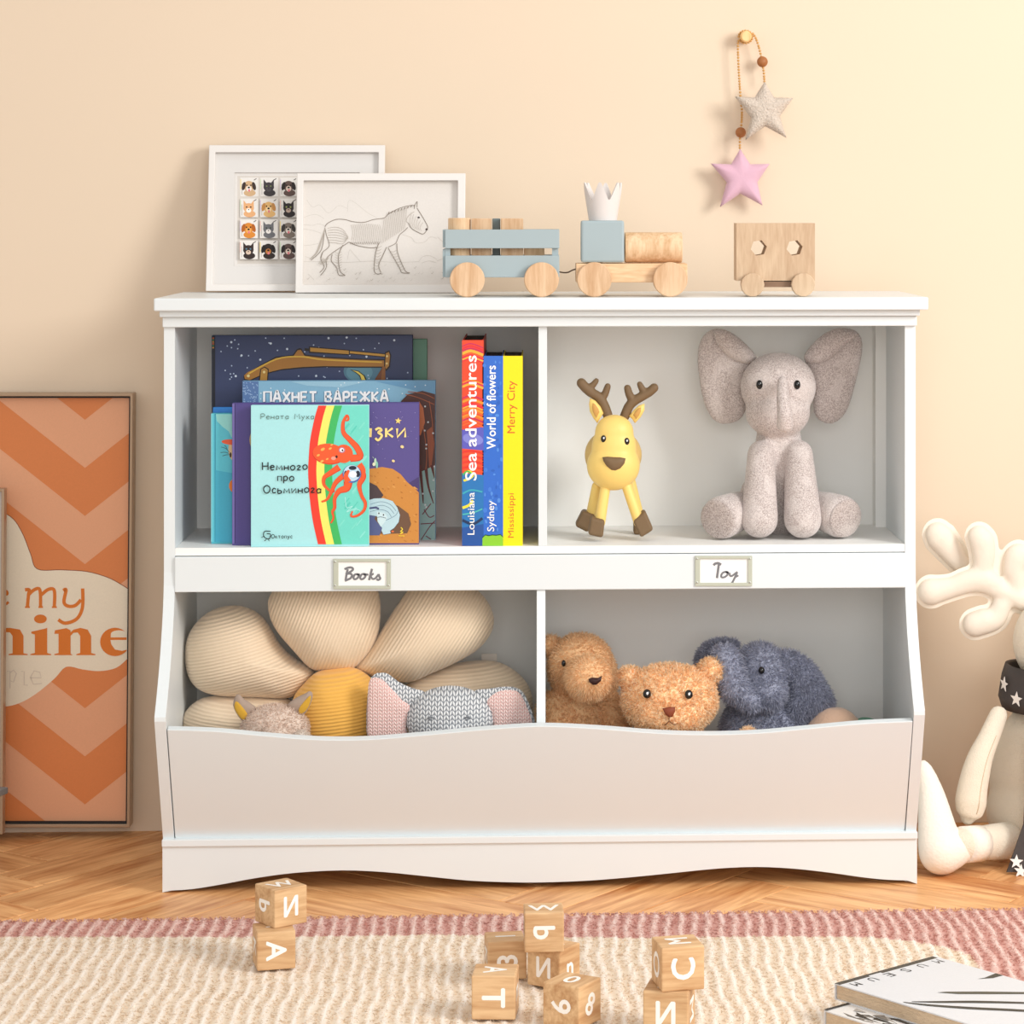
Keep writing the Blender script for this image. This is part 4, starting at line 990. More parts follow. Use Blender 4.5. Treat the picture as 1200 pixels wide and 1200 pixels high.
yn = front_y(head, D(340, 640).x, D(340, 640).z, .03)
nq = [(262,604),(300,600),(380,604),(418,612),(412,645),(385,682),(350,698),(320,694),(288,665),(268,630)]
obj('nose', cushion([P(660+a/5.714, 430+b/5.714, yn+.004) for a, b in nq], .008, 6, 3.2), M['vinyl_b'], dr, smooth=True)

# ============================================================ grey plush elephant
def speckle(name, base, dark, light):
    m = mat(name, base, .9, .5, 420, sheen=.3, bdist=.002)
    N, L = m.node_tree.nodes, m.node_tree.links; b = N['Principled BSDF']
    tc = N.new('ShaderNodeTexCoord')
    nz = N.new('ShaderNodeTexNoise'); nz.inputs['Scale'].default_value = 620; nz.inputs['Detail'].default_value = 2; L.new(tc.outputs['Object'], nz.inputs[0])
    r = N.new('ShaderNodeValToRGB'); r.color_ramp.elements[0].position = .36; r.color_ramp.elements[1].position = .60
    r.color_ramp.elements[0].color = lin(dark); r.color_ramp.elements[1].color = lin(base)
    L.new(nz.outputs[0], r.inputs[0])
    vo = N.new('ShaderNodeTexNoise'); vo.inputs['Scale'].default_value = 26; vo.inputs['Detail'].default_value = 1; L.new(tc.outputs['Object'], vo.inputs[0])
    r2 = N.new('ShaderNodeValToRGB'); r2.color_ramp.elements[0].position = .56; r2.color_ramp.elements[1].position = .59; r2.color_ramp.elements[0].color = (0,0,0,1); r2.color_ramp.elements[1].color = (.35,.35,.35,1)
    L.new(vo.outputs[0], r2.inputs[0])
    mx = N.new('ShaderNodeMix'); mx.data_type = 'RGBA'; L.new(r2.outputs[0], mx.inputs[0]); L.new(r.outputs[0], mx.inputs[6]); mx.inputs[7].default_value = lin(light)
    L.new(mx.outputs[2], b.inputs['Base Color']); return m
M['eleph'] = speckle('speckled_grey_fleece', (216, 206, 202), (168, 154, 150), (224, 215, 211))
E = lambda y: (lambda a, b: P(800+a/4.446, 370+b/4.446, y)); uE = PX(.1)/4.446
ep = thing('plush_elephant', 'large speckled grey plush elephant sitting in the upper right compartment', 'stuffed elephant', (E(.1)(510, 1100).x, .1, zs))
zE = zs
def on_floor(p, r): p = Vector(p); p.z = max(p.z, zE+r); return p
prims = [sphere(E(.115)(498, 370), (200*uE, 150*uE, 182*uE), 28, 18), sphere(E(.105)(495, 500), (172*uE, 130*uE, 140*uE), 24, 16),
         cap(E(.125)(500, 630), E(.14)(505, 900), 120*uE, 165*uE), sphere(E(.14)(505, 960), (218*uE, 165*uE, 190*uE), 24, 16),
         cap(E(.092)(408, 720), on_floor(E(.058)(400, 1060), 92*uE), 72*uE, 98*uE), cap(E(.092)(606, 720), on_floor(E(.058)(626, 1060), 92*uE), 74*uE, 100*uE)]
bodyE = obj('body', blob(prims, .0035, 5), M['eleph'], ep)
tr = [E(.055)(520, 340), E(.040)(522, 430), E(.030)(532, 520), E(.034)(534, 565)]
obj('trunk', blob([tube(catmull(tr, 5), [ (28+18*k/15)*uE for k in range(16)], 16), sphere(tr[-1], 46*uE), sphere(tr[0], 26*uE)], .002, 8), M['eleph'], ep)
for p0, p1, nm in ((E(.12)(330, 1000), on_floor(E(.055)(190, 1015), 108*uE), 0), (E(.12)(690, 1000), on_floor(E(.06)(840, 1010), 112*uE), 1)):
    p1.z = zE+112*uE; d = (p1-p0).normalized()
    lg = obj('leg', blob([tube([p0, p0.lerp(p1, .5), p1-d*.006, p1+d*.004], [90*uE, 106*uE, 112*uE, 100*uE], 28)], .003, 7), M['eleph'], ep)
    obj('foot_pad', cushion([p1+d*.005+(frame3(d)[0]*math.cos(a)+frame3(d)[1]*math.sin(a))*100*uE for a in [2*PI*k/24 for k in range(24)]], .005, 6, normal=tuple(d)), speckle('foot_fleece', (200,188,183), (152,138,133), (206,196,190)), lg, smooth=True)
earL = [(385,215),(345,165),(300,120),(250,86),(200,68),(150,72),(108,105),(84,160),(78,240),(88,330),(100,410),(122,480),(155,535),(195,560),(235,562),(290,545),(325,500),(335,420),(345,330),(372,265)]
earR = [(632,212),(665,160),(715,110),(780,72),(840,64),(895,75),(930,115),(935,190),(915,290),(890,390),(865,470),(830,530),(775,562),(720,548),(685,505),(680,420),(672,330),(650,265)]
for q, fl, cen in ((earL, [(385,215),(300,120),(215,72),(160,90),(190,165),(265,230),(350,250)], (215,300)), (earR, [(632,212),(715,110),(800,68),(890,80),(915,100),(850,150),(760,230),(670,248)], (790,300))):
    pts_ = catmull([E(.15)(*p) for p in q], 2, True)
    er = obj('ear', cushion(pts_, .012, 8, 2.4, .7, center=E(.15)(*cen)), M['eleph'], ep, smooth=True)
    pts_ = catmull([E(.137)(*p) for p in fl], 3, True)
    obj('ear_fold', cushion(pts_, .012, 7, 2.0, .8), M['eleph'], er, smooth=True)
bpy.context.view_layer.update()
for a in ((409, 366), (606, 366)): eye(bodyE, E(.05)(*a), 17*uE, 24*uE, par=ep, glint=False, ry=.004)

# ============================================================ plush toys in the bins
def ribbed(name, col, ang, freq, dark=.82):
    m = mat(name, col, .9, sheen=.3); N, L = m.node_tree.nodes, m.node_tree.links; b = N['Principled BSDF']
    tc = N.new('ShaderNodeTexCoord'); mp = N.new('ShaderNodeMapping'); mp.inputs['Rotation'].default_value = (0, ang, 0); L.new(tc.outputs['Object'], mp.inputs[0])
    w = N.new('ShaderNodeTexWave'); w.wave_type = 'BANDS'; w.bands_direction = 'Z'; w.inputs['Scale'].default_value = freq; w.inputs['Distortion'].default_value = .6; w.inputs['Detail'].default_value = 1
    L.new(mp.outputs[0], w.inputs[0])
    bp = N.new('ShaderNodeBump'); bp.inputs['Strength'].default_value = .45; bp.inputs['Distance'].default_value = .002
    L.new(w.outputs['Fac'], bp.inputs['Height']); L.new(bp.outputs[0], b.inputs['Normal'])
    c = lin(col); mx = N.new('ShaderNodeMix'); mx.data_type = 'RGBA'
    mx.inputs[6].default_value = (c[0]*dark, c[1]*dark*.98, c[2]*dark*.95, 1); mx.inputs[7].default_value = c
    L.new(w.outputs['Fac'], mx.inputs[0]); L.new(mx.outputs[2], b.inputs['Base Color']); return m
F6 = lambda y: (lambda a, b: P(180+a/2.609, 640+b/2.609, y))
fl = thing('flower_cushion', 'big cream ribbed flower cushion with yellow centre filling the lower left bin', 'cushion', (F6(.1)(560, 600).x, .1, zf))
cre = (240, 218, 190)
pet = [([(98,300),(125,240),(180,195),(250,182),(310,200),(350,240),(385,300),(430,345),(492,382),(470,430),(420,462),(330,462),(200,456),(130,430),(100,375)], .105, .066, .25),
       ([(356,150),(352,200),(375,255),(425,315),(480,372),(530,382),(600,378),(640,350),(675,300),(692,235),(690,150),(650,95),(520,72),(410,92)], .095, .062, 1.2),
       ([(612,372),(660,310),(700,250),(745,180),(800,115),(900,88),(985,130),(1032,190),(1038,250),(1000,308),(930,352),(850,388),(780,415),(700,402),(650,392)], .105, .066, 1.0),
       ([(770,425),(850,385),(940,356),(1040,352),(1110,385),(1150,435),(1160,500),(1150,570),(1080,630),(900,650),(760,610),(720,520)], .13, .062, .1),
       ([(85,555),(98,505),(150,465),(250,456),(350,458),(425,475),(450,540),(400,620),(200,650),(100,620)], .10, .058, -.1)]
for q, y, th, an in pet:
    obj('petal', cushion(catmull([F6(y)(*p) for p in q], 4, True), th, 12, 2.2, .9), ribbed('cream_rib_knit', cre, an, 66, .88), fl, smooth=True)
q = [(425,470),(460,420),(500,385),(560,372),(610,372),(655,395),(690,440),(705,500),(690,590),(640,660),(540,690),(450,640),(420,560)]
obj('cushion_centre', cushion(catmull([F6(.07)(*p) for p in q], 4, True), .06, 12, 2.4, .9), ribbed('yellow_rib_knit', (244, 186, 88), .12, 62, .92), fl, smooth=True, label='golden yellow ribbed centre')
obj('cloth_tag', box(F6(.17)(1003,0).x, F6(.17)(1050,0).x, .17, .172, F6(.17)(0,365).z, F6(.17)(0,337).z), mat('satin_tag', (214,206,196), .5), fl)

def rest(cx, y, r, z0=None):
    return Vector((cx, y, (z0 or zf)+r))
# small grey-brown plush with mustard ears
S = lambda y: (lambda a, b: P(270+a/3.243, 780+b/3.243, y)); uS = PX(.0)/3.243
kt = thing('small_plush', 'small grey-brown plush with pointed mustard-lined ears peeping over the bin front', 'stuffed animal', (S(0)(170, 230).x, .0, zf))
hc = S(-.005)(170, 240)
body = obj('body', blob([sphere(hc, (125*uS, .034, 88*uS), 28, 18), sphere(S(-.03)(172, 262), (60*uS, .02, 46*uS)), cap(rest(hc.x, .048, .038), hc-Vector((0,0,.03)), .038, .03), sphere(rest(hc.x-.03, .034, .018), .018), sphere(rest(hc.x+.03, .034, .018), .018)], .0028, 6), mat('taupe_plush', (222, 204, 190), .95, sheen=.2), kt)
fur(body, 17000, .0065, .0011, [(236,220,208),(246,232,222),(220,202,190)], kt, lie=(0,-.1,-.2), wild=.4, seed=3)
for sg, q, qi in ((-1, [(20,115),(10,150),(28,190),(50,212),(75,205),(98,165),(80,145),(50,125),(35,110)], [(22,135),(16,165),(45,205),(66,190),(48,160)]), (1, [(300,97),(285,105),(240,128),(215,155),(240,180),(270,192),(292,170),(310,130),(312,105)], [(306,115),(290,125),(262,160),(262,182),(282,176),(300,150)])):
    er = obj('ear', cushion(catmull([S(-.005)(*p) for p in q], 3, True), .007, 6), mat('taupe_ear', (168,148,134), .95, .3, 300), kt, smooth=True)
    obj('ear_lining', cushion(catmull([S(-.012)(*p) for p in qi], 3, True), .002, 5), mat('mustard_velvet', (206,158,44), .8, sheen=.4), er, smooth=True)
    ck = obj('cheek', sphere(S(-.028)(170+sg*92, 285), (40*uS, .012, 34*uS), 18, 12), mat('white_plush', (240,234,228), .95), kt, smooth=True, label='white cheek patch')
    fur(ck, 1800, .006, .001, [(246,240,234),(236,228,220)], kt, lie=(0,-.1,-.2), wild=.4, seed=4)

# knitted elephant
def knit(name, c1_, c2_, scale=1.0):
    m = mat(name, c1_, .95, sheen=.2); N, L = m.node_tree.nodes, m.node_tree.links; b = N['Principled BSDF']
    tc = N.new('ShaderNodeTexCoord'); sx = N.new('ShaderNodeSeparateXYZ'); L.new(tc.outputs['Object'], sx.inputs[0])
    def mth(op, a, b_=None, c=None):
        n = N.new('ShaderNodeMath'); n.operation = op
        for i, v in enumerate((a, b_, c)):
            if v is None: continue
            if isinstance(v, (int, float)): n.inputs[i].default_value = v
            else: L.new(v, n.inputs[i])
        return n.outputs[0]
    W_ = .0062*scale; H_ = .0045*scale
    u = mth('MULTIPLY', sx.outputs['X'], 1/W_); fu = mth('PINGPONG', u, .5)          # 0..0.5
    v = mth('MULTIPLY_ADD', sx.outputs['Z'], 1/H_, mth('MULTIPLY', fu, -1.5))
    fv = mth('PINGPONG', v, .5)
    rows = mth('MULTIPLY', fv, 2.0)
    col_ = mth('SUBTRACT', 1.0, mth('POWER', mth('ABSOLUTE', mth('SUBTRACT', mth('MULTIPLY', fu, 4.0), 1.0)), 3.0))
    hgt = mth('MULTIPLY', mth('POWER', rows, .6), mth('MAXIMUM', col_, 0.0))
    r = N.new('ShaderNodeValToRGB'); r.color_ramp.elements[0].position = .25; r.color_ramp.elements[1].position = .62
    r.color_ramp.elements[0].color = lin(c2_); r.color_ramp.elements[1].color = lin(c1_); L.new(hgt, r.inputs[0]); L.new(r.outputs[0], b.inputs['Base Color'])
    bp = N.new('ShaderNodeBump'); bp.inputs['Strength'].default_value = .8; bp.inputs['Distance'].default_value = .002; L.new(hgt, bp.inputs['Height']); L.new(bp.outputs[0], b.inputs['Normal'])
    return m
M['knit_g'] = knit('grey_white_knit', (232, 234, 236), (132, 138, 146), 1.35); M['knit_p'] = knit('pink_knit', (254, 228, 222), (240, 190, 184), 1.1)
ke = thing('knitted_elephant', 'grey and white knitted elephant with pink ears in the lower left bin', 'stuffed elephant', (S(0)(835, 250).x, 0, zf))
hc = S(.0)(835, 205)
hd = obj('body', blob([sphere(hc, (168*uS, .044, 128*uS), 32, 20), sphere(S(-.028)(845, 262), (52*uS, .026, 50*uS)), cap(rest(hc.x, .062, .045), hc-Vector((0,0,.04)), .045, .036), cap(rest(hc.x-.02, .05, .02), rest(hc.x-.05, .034, .02), .02), cap(rest(hc.x+.02, .05, .02), rest(hc.x+.05, .034, .02), .02)], .003, 8), M['knit_g'], ke)
for q, qi in (([(575,27),(600,32),(640,62),(690,85),(738,100),(712,130),(690,160),(675,195),(670,240),(672,280),(590,290),(525,275),(517,210),(520,130),(528,60),(550,32)], [(528,60),(548,45),(580,55),(620,95),(655,130),(682,155),(670,200),(668,240),(668,282),(590,290),(526,276),(520,200),(522,120)]),
              ([(930,95),(980,88),(1040,80),(1085,84),(1115,105),(1140,160),(1158,225),(1130,270),(1060,285),(1000,262),(997,215),(980,170),(955,130)], [(975,135),(1010,102),(1060,92),(1100,105),(1128,160),(1148,225),(1120,272),(1060,284),(1002,262),(1000,215),(985,165)])):
    er = obj('ear', cushion(catmull([S(.0)(*p) for p in q], 3, True), .010, 8), M['knit_g'], ke, smooth=True)
    obj('ear_lining', cushion(catmull([S(-.008)(*p) for p in qi], 3, True), .006, 8, 2.6), M['knit_p'], er, smooth=True, label='pale pink knitted lining')
bpy.context.view_layer.update()
for a in ((762, 200), (902, 200)):
    p = S(-.04)(*a); y = front_y(hd, p.x, p.z, -.04)
    ey = obj('embroidered_eye', join(tube([p+Vector((-.0045,y-p.y-.001,.0)), p+Vector((0,y-p.y-.0015,.003)), p+Vector((.0045,y-p.y-.001,.0))], .0012, 6), tube([p+Vector((-.003,y-p.y-.001,-.003)), p+Vector((.001,y-p.y-.0015,.0))], .0012, 6)), mat('grey_thread', (138,142,148), .8), ke, smooth=True)

# brown bear
T = lambda y: (lambda a, b: P(640+a/5.4545, 720+b/5.4545, y)); uT = PX(.1)/5.4545
bb = thing('plush_bear', 'caramel brown plush bear with dark nose behind the divider, left in the lower right bin', 'teddy bear', (T(.1)(220, 600).x, .1, zf))
hb = T(.12)(222, 340); mz = T(.035)(272, 405)
body = obj('body', blob([sphere(hb, (205*uT, .052, 212*uT), 28, 18), sphere(mz, (140*uT, .042, 136*uT), 24, 16), sphere(T(.14)(30, 200), (70*uT, .02, 60*uT)), sphere(T(.15)(405, 400), (46*uT, .022, 120*uT)),
        cap(rest(T(.12)(230,0).x, .12, .062), T(.12)(228, 620), .062, .048), cap(T(.1)(70, 620), rest(T(.08)(0,0).x+.03, .07, .03), .03, .03), cap(T(.11)(400, 610), rest(T(.1)(500,0).x, .08, .026), .026, .028)], .0034, 7), mat('caramel_plush', (236, 196, 150), .95, .3, 120, sheen=.2), bb)
fur(body, 34000, .009, .0012, [(246,212,170),(238,200,156),(252,224,188)], bb, lie=(0,0,-.45), wild=.45, seed=5)
bpy.context.view_layer.update()
eye(body, T(.07)(112, 315), 14*uT, 21*uT, par=bb, glint=False, ry=.004, sink=1.6)
p = T(.0)(312, 412); y = front_y(body, p.x, p.z, .02)
obj('nose', cushion([Vector((p.x+a*uT, y-.006, p.z-b*uT)) for a, b in ((-42,-8),(-20,-16),(20,-14),(42,-26),(38,4),(10,28),(-14,30),(-36,12))], .005, 5), mat('dark_brown_nose', (58, 30, 28), .5), bb, smooth=True)

# curly teddy
td = thing('teddy_bear', 'curly apricot teddy bear with rust nose, centre of the lower right bin', 'teddy bear', (T(.0)(790, 600).x, .02, zf))
uT0 = PX(.02)/5.4545; ht = T(.02)(790, 545)
body = obj('body', blob([sphere(ht, (305*uT0, .056, 222*uT0), 32, 20), sphere(T(.0)(790, 640), (240*uT0, .05, 120*uT0), 24, 16), sphere(T(.03)(535, 405), (72*uT0, .02, 72*uT0)), sphere(T(.03)(1050, 365), (84*uT0, .02, 86*uT0)),
        cap(rest(ht.x, .07, .052), ht-Vector((0,0,.05)), .052, .045), cap(rest(ht.x-.03, .06, .02), rest(ht.x-.05, .042, .02), .02), cap(rest(ht.x+.03, .06, .02), rest(ht.x+.05, .042, .02), .02)], .0036, 7), mat('apricot_plush', (252, 220, 178), .95, .3, 120), td)
fur(body, 34000, .0088, .0022, [(255,230,194),(255,222,180),(255,238,212),(250,210,164)], td, lie=(0,-.05,-.15), wild=.75, curl=.6, seed=6, lvar=.5)
bpy.context.view_layer.update()
for a in ((650, 532), (918, 532)): eye(body, T(-.06)(*a), 26*uT0, 29*uT0, par=td, ry=.005, sink=-1.4+2.9)
p = T(-.05)(785, 618); y = front_y(body, p.x, p.z, -.04)
obj('nose', cushion([Vector((p.x+a*uT0, y-.012, p.z-b*uT0)) for a, b in ((-42,-20),(0,-30),(38,-28),(38,0),(22,34),(0,36),(-22,22))], .005, 6), mat('rust_nose', (132, 62, 36), .6), td, smooth=True)
obj('mouth_stitch', join(*[tube([Vector((p.x+a*uT0, y-.013, p.z-b*uT0)) for a, b in q], .0007, 6) for q in (((0,36),(0,60),(-28,85)), ((0,60),(30,82),(55,75)))]), mat('brown_thread', (120,74,44), .8), td, smooth=True)
pw = obj('paw', sphere(P(876, 864, -.035), (.012, .012, .012), 16, 10), mat('apricot_paw', (232,182,128), .95), td, smooth=True)
fur(pw, 900, .009, .0018, [(255,232,200),(253,224,188)], td, lie=(0,0,.1), wild=.7, curl=.5, seed=8)

# blue elephant
K = lambda y: (lambda a, b: P(810+a/4.2857, 730+b/4.2857, y)); uK = PX(.08)/4.2857
be = thing('plush_elephant', 'slate blue furry plush elephant with big drooping ears, in the lower right bin', 'stuffed elephant', (K(.08)(330, 500).x, .09, zf))
hk = K(.09)(345, 275)
body = obj('body', blob([sphere(hk, (140*uK, .05, 170*uK), 28, 18), sphere(K(.055)(385, 350), (88*uK, .03, 88*uK)),
        cap(K(.045)(172, 175), K(.03)(215, 325), 64*uK, 72*uK), cap(K(.03)(215, 325), K(.03)(300, 395), 66*uK, 50*uK),
        cap(K(.1)(340, 500), rest(K(.1)(340,0).x, .1, .058), .05, .058), cap(K(.085)(240, 520), rest(K(.08)(190,0).x, .05, .026), .026, .024), cap(K(.085)(440, 520), rest(K(.08)(520,0).x, .04, .024), .026, .024)], .0034, 6), mat('slate_plush', (160, 164, 182), .95, .3, 120), be)
cb = [(172,175,192),(186,189,206),(156,159,176),(200,203,218)]
fur(body, 34000, .0105, .0013, cb, be, lie=(0,-.05,-.35), wild=.5, seed=9)
for q, y, th in (([(425,150),(480,142),(550,165),(610,215),(660,290),(700,360),(712,420),(690,465),(620,500),(545,525),(490,505),(465,450),(480,380),(492,300),(470,230),(440,190)], .085, .018),
                 ([(30,190),(60,125),(120,92),(200,92),(235,110),(180,150),(130,220),(90,300),(40,280)], .115, .014)):
    er = obj('ear', cushion(catmull([K(y)(*p) for p in q], 3, True), th, 9), mat('slate_plush_ear', (158, 162, 180), .95), be, smooth=True)
    fur(er, 11000, .010, .0013, cb, be, lie=(0,-.05,-.35), wild=.5, seed=10)
bpy.context.view_layer.update()
eye(body, K(.03)(355, 243), 16*uK, 18*uK, par=be, glint=False, ry=.005, sink=1.5)
# tan toy at the right end
tn = thing('soft_toy', 'rounded tan soft toy with green trim, at the right end of the lower bin', 'soft toy', (K(.06)(720, 560).x, .06, zf))
obj('body', blob([sphere(K(.07)(725, 545), (150*uK, .045, 96*uK), 28, 18), cap(K(.07)(725, 560), rest(K(.07)(725,0).x, .07, .04), .04, .04)], .0035, 4), mat('tan_terry', (214, 178, 152), .95, .6, 260, sheen=.3), tn)
obj('green_trim', blob([sphere(K(.06)(880, 505), (60*uK, .03, 26*uK)), sphere(K(.06)(850, 540), (60*uK, .03, 30*uK)), sphere(K(.055)(905, 530), (40*uK, .025, 30*uK))], .0025, 4), mat('green_terry', (112, 160, 138), .95, .5, 260), tn, label='soft green fabric trim')

# ============================================================ tall plush moose at right
M['linen'] = mat('cream_linen', (238, 226, 206), .9, .9, 700, stretch=(1, 1, 1), sheen=.2, var=.04, vscale=60)
M['satin'] = mat('cream_padded_cotton', (232, 221, 206), .6, .5, 45, sheen=.2)
mo = thing('plush_moose', 'tall cream plush moose with padded antlers and a starred scarf, sitting on the floor', 'stuffed moose', (P(1245, 1000, .17).x, .17, 0))
Q = lambda y: (lambda a, b: P(1060+a/7.5, 600+b/7.5, y)); uQ = PX(.2)/7.5
def rbl(paths, y, vox=.003):
    pr = []
    for pts_, r in paths:
        w_ = catmull([Q(y)(*p) for p in pts_], 6); n_ = len(w_)
        rr = [np.interp(k/(n_-1), np.linspace(0, 1, len(r)), r)*uQ for k in range(n_)]
        pr.append(tube(w_, rr, 14)); pr.append(sphere(w_[0], rr[0], 14, 10)); pr.append(sphere(w_[-1], rr[-1], 14, 10))
    return pr
main = [([(1040,770),(930,730),(830,680),(700,600),(560,610),(420,660),(260,695),(235,700)], [100,88,88,118,104,92,114,122]),
        ([(600,600),(680,500),(695,380),(680,260),(655,215)], [70,88,104,114,102]), ([(985,740),(985,600),(960,500),(985,400),(1000,380)], [70,88,104,112,108]),
        ([(860,800),(800,930),(700,960),(620,985)], [84,98,118,114])]
fan = [([(560,500),(480,440),(400,330),(310,220),(290,195)], [66,88,114,128,112])]
def flatten(me, y0, k):
    for v in me.vertices: v.co.y = y0+(v.co.y-y0)*k
    return me
for mir in (0, 1):
    a1 = rbl(main, .20); a2 = rbl(fan, .235)
    xm = P(1245, 700, .2).x
    if mir: a1 = [([Vector((2*xm-v.x, v.y, v.z)) for v in vs], [tuple(reversed(f)) for f in fs]) for vs, fs in a1]; a2 = [([Vector((2*xm-v.x, v.y, v.z)) for v in vs], [tuple(reversed(f)) for f in fs]) for vs, fs in a2]
    an = obj('antler', flatten(blob(a1, .0035, 5), .20, .75), M['satin'], mo)
    obj('antler_prong', flatten(blob(a2, .0035, 5), .235, .75), M['satin'], an)
    # stitched seam rim round the prongs
    for j, (paths, yy) in enumerate(((main, .204), (fan, .239))):
        rim = []
        for pts_, r in paths:
            w_ = catmull([Q(yy)(*p) for p in pts_], 6); n_ = len(w_)
            for k in range(n_):
                pass
            rr = [np.interp(k/(n_-1), np.linspace(0, 1, len(r)), r)*uQ+.0058 for k in range(n_)]
            rim.append(tube(w_, rr, 14)); rim.append(sphere(w_[0], rr[0], 14, 10)); rim.append(sphere(w_[-1], rr[-1], 14, 10))
        if mir: rim = [([Vector((2*xm-v.x, v.y, v.z)) for v in vs], [tuple(reversed(f)) for f in fs]) for vs, fs in rim]
        obj('seam', flatten(blob(rim, .0035, 4), yy, .10), mat('cream_piping', (240, 230, 214), .8), an)
U = lambda y: (lambda a, b: P(1000+a/5.455, 820+b/5.455, y)); uU = PX(.15)/5.455
xc = P(1248, 900, .17).x
def at_px(px, py, y): return P(px, py, y)
bm_ = [sphere(P(1246, 912, .17), (88*PX(.17), .085, 105*PX(.17)), 32, 20), sphere(P(1246, 950, .16), (92*PX(.16), .09, 62*PX(.16)), 28, 18), cap(P(1246, 860, .17), P(1246, 800, .175), 62*PX(.17), 46*PX(.17))]
mb = obj('body', blob(bm_, .006, 6), M['linen'], mo)
hdm = obj('head', blob([sphere(P(1246, 752, .17), (60*PX(.17), .06, 60*PX(.17)), 28, 18), sphere(P(1246, 780, .12), (46*PX(.17), .05, 34*PX(.17)), 24, 16)], .005, 6), M['linen'], mo)
bpy.context.view_layer.update()
for s_ in (-1, 1): eye(hdm, P(1246+s_*26, 742, .1), .006, .008, par=mo)
obj('nose', sphere(P(1246, 772, .062), (.014, .008, .010), 18, 12), mat('dark_felt_nose', (70,56,48), .8), mo, smooth=True)
for s_ in (-1, 1):
    fx = lambda v: v if s_ < 0 else Vector((2*xc-v.x, v.y, v.z))
    cv = [fx(p) for p in (P(1170, 838, .13), P(1160, 862, .11), P(1148, 890, .095), P(1140, 922, .085), P(1137, 945, .08), P(1134, 958, .08))]
    cc_ = catmull(cv, 6); n_ = len(cc_); rr = [np.interp(k/(n_-1), [0,.25,.5,.75,.9,1], [11,13,17,19,16,9])*PX(.1) for k in range(n_)]
    am = obj('arm', blob([tube(cc_, rr, 18), sphere(cc_[0], rr[0]), sphere(cc_[-1], rr[-1])], .003, 4), M['linen'], mo)
    off_ = [(Vector((-1,-.25,0)) if s_ < 0 else Vector((1,-.25,0))).normalized()*r*.55+Vector((0,-r*.85,0)) for r in rr]
    sm_ = [p+Vector((.0+(1 if s_ < 0 else -1)*r*.35, -r*.90, 0)) for p, r in zip(cc_, rr)][3:-4]
    obj('seam', tube(sm_, .0011, 6), mat('tan_seam', (196,176,148), .8), am, smooth=True)
    hip = P(1180, 985, .10); kn_ = P(1128, 990, .04); 
    lgp = [fx(v) for v in (hip, P(1150, 988, .07), kn_)]
    obj('leg', blob([tube(lgp, [22*PX(.1), 20*PX(.1), 19*PX(.1)], 22), sphere(lgp[0], 22*PX(.1), 22), sphere(lgp[-1], 19*PX(.1), 22)], .004, 4), M['linen'], mo)
    cf = [lgp[1].lerp(lgp[2], t) for t in (.12, .5, 1.0)]; obj('leg_cuff', tube(cf, [21*PX(.1)]*3, 24), mat('white_boucle', (244, 236, 224), .95, .5, 240), mo, smooth=True, label='white fleece lower leg')
    heel = P(1100, 1000, .035); heel.z = 23*PX(.035)
    tp = [fx(v) for v in (P(1126, 992, .04), P(1103, 998, .035), P(1098, 970, .05), P(1091, 930, .07), P(1082, 898, .08))]
    tp[1].z = max(tp[1].z, 27*PX(.035))
    r5 = [19, 26, 23, 16, 9]
    pr = [tube(catmull(tp, 5), [np.interp(k/20, [0,.25,.5,.75,1], r5)*PX(.05) for k in range(21)], 22), sphere(tp[0], 19*PX(.05), 22), sphere(tp[-1], 8*PX(.05), 20), sphere(tp[1], 27*PX(.05), 22, 14)]
    obj('foot', blob(pr, .004, 6), mat('white_boucle', (244, 236, 224), .95, .5, 240), mo)
# scarf: band round the neck and a hanging tail
M['scarf'] = mat('charcoal_scarf', (70, 64, 62), .75, .2, 300)
nc = P(1246, 812, .17); V, F = [], []; nn_ = 48
for k in range(5):
    for i in range(nn_):
        a = 2*PI*i/nn_; r = (68+[-4,0,2,4,0][k])*PX(.17); V.append((nc.x+r*math.cos(a), nc.y+r*.82*math.sin(a), P(0, 788+k*12.5, .17).z-.012*math.cos(a)*0 - (.010*(1+math.cos(a)) if 0 else .012*(0.5-0.5*math.cos(a+PI)))))
for k in range(4):
    for i in range(nn_): F.append((k*nn_+i, k*nn_+(i+1)%nn_, (k+1)*nn_+(i+1)%nn_, (k+1)*nn_+i))
sc_ = obj('scarf_band', (V, F), M['scarf'], mo, smooth=True); so = sc_.modifiers.new('s', 'SOLIDIFY'); so.thickness = .006
tailp = [P(1214, 832, .085), P(1208, 900, .07), P(1200, 960, .05), P(1192, 1000, .03)]
tl = [P(1203, 830, .088), P(1203, 900, .072), P(1200, 965, .045), P(1180, 1026, .03), P(1216, 1029, .03), P(1232, 965, .045), P(1230, 900, .072), P(1226, 830, .088)]
V = [tl[0], tl[1], tl[2], tl[3], tl[4], tl[5], tl[6], tl[7]]
V[3].z = max(V[3].z, .004); V[4].z = max(V[4].z, .004)
tail = obj('scarf_tail', (V, [(0,1,6,7),(1,2,5,6),(2,3,4,5)]), M['scarf'], mo); so = tail.modifiers.new('s', 'SOLIDIFY'); so.thickness = .006
def star2(c, r, nrm, rot=.2):
    d = Vector(nrm).normalized(); u = Vector((0,0,1)).cross(d).normalized(); w_ = d.cross(u)
    pts_ = []
    for k in range(10):
        a = PI*k/5+rot; q = r if k % 2 == 0 else r*.42; pts_.append(Vector(c)+u*q*math.sin(a)+w_*q*math.cos(a))
    return prism(pts_, d*.0008)
M['starw'] = mat('white_star_patch', (236, 230, 224), .7)
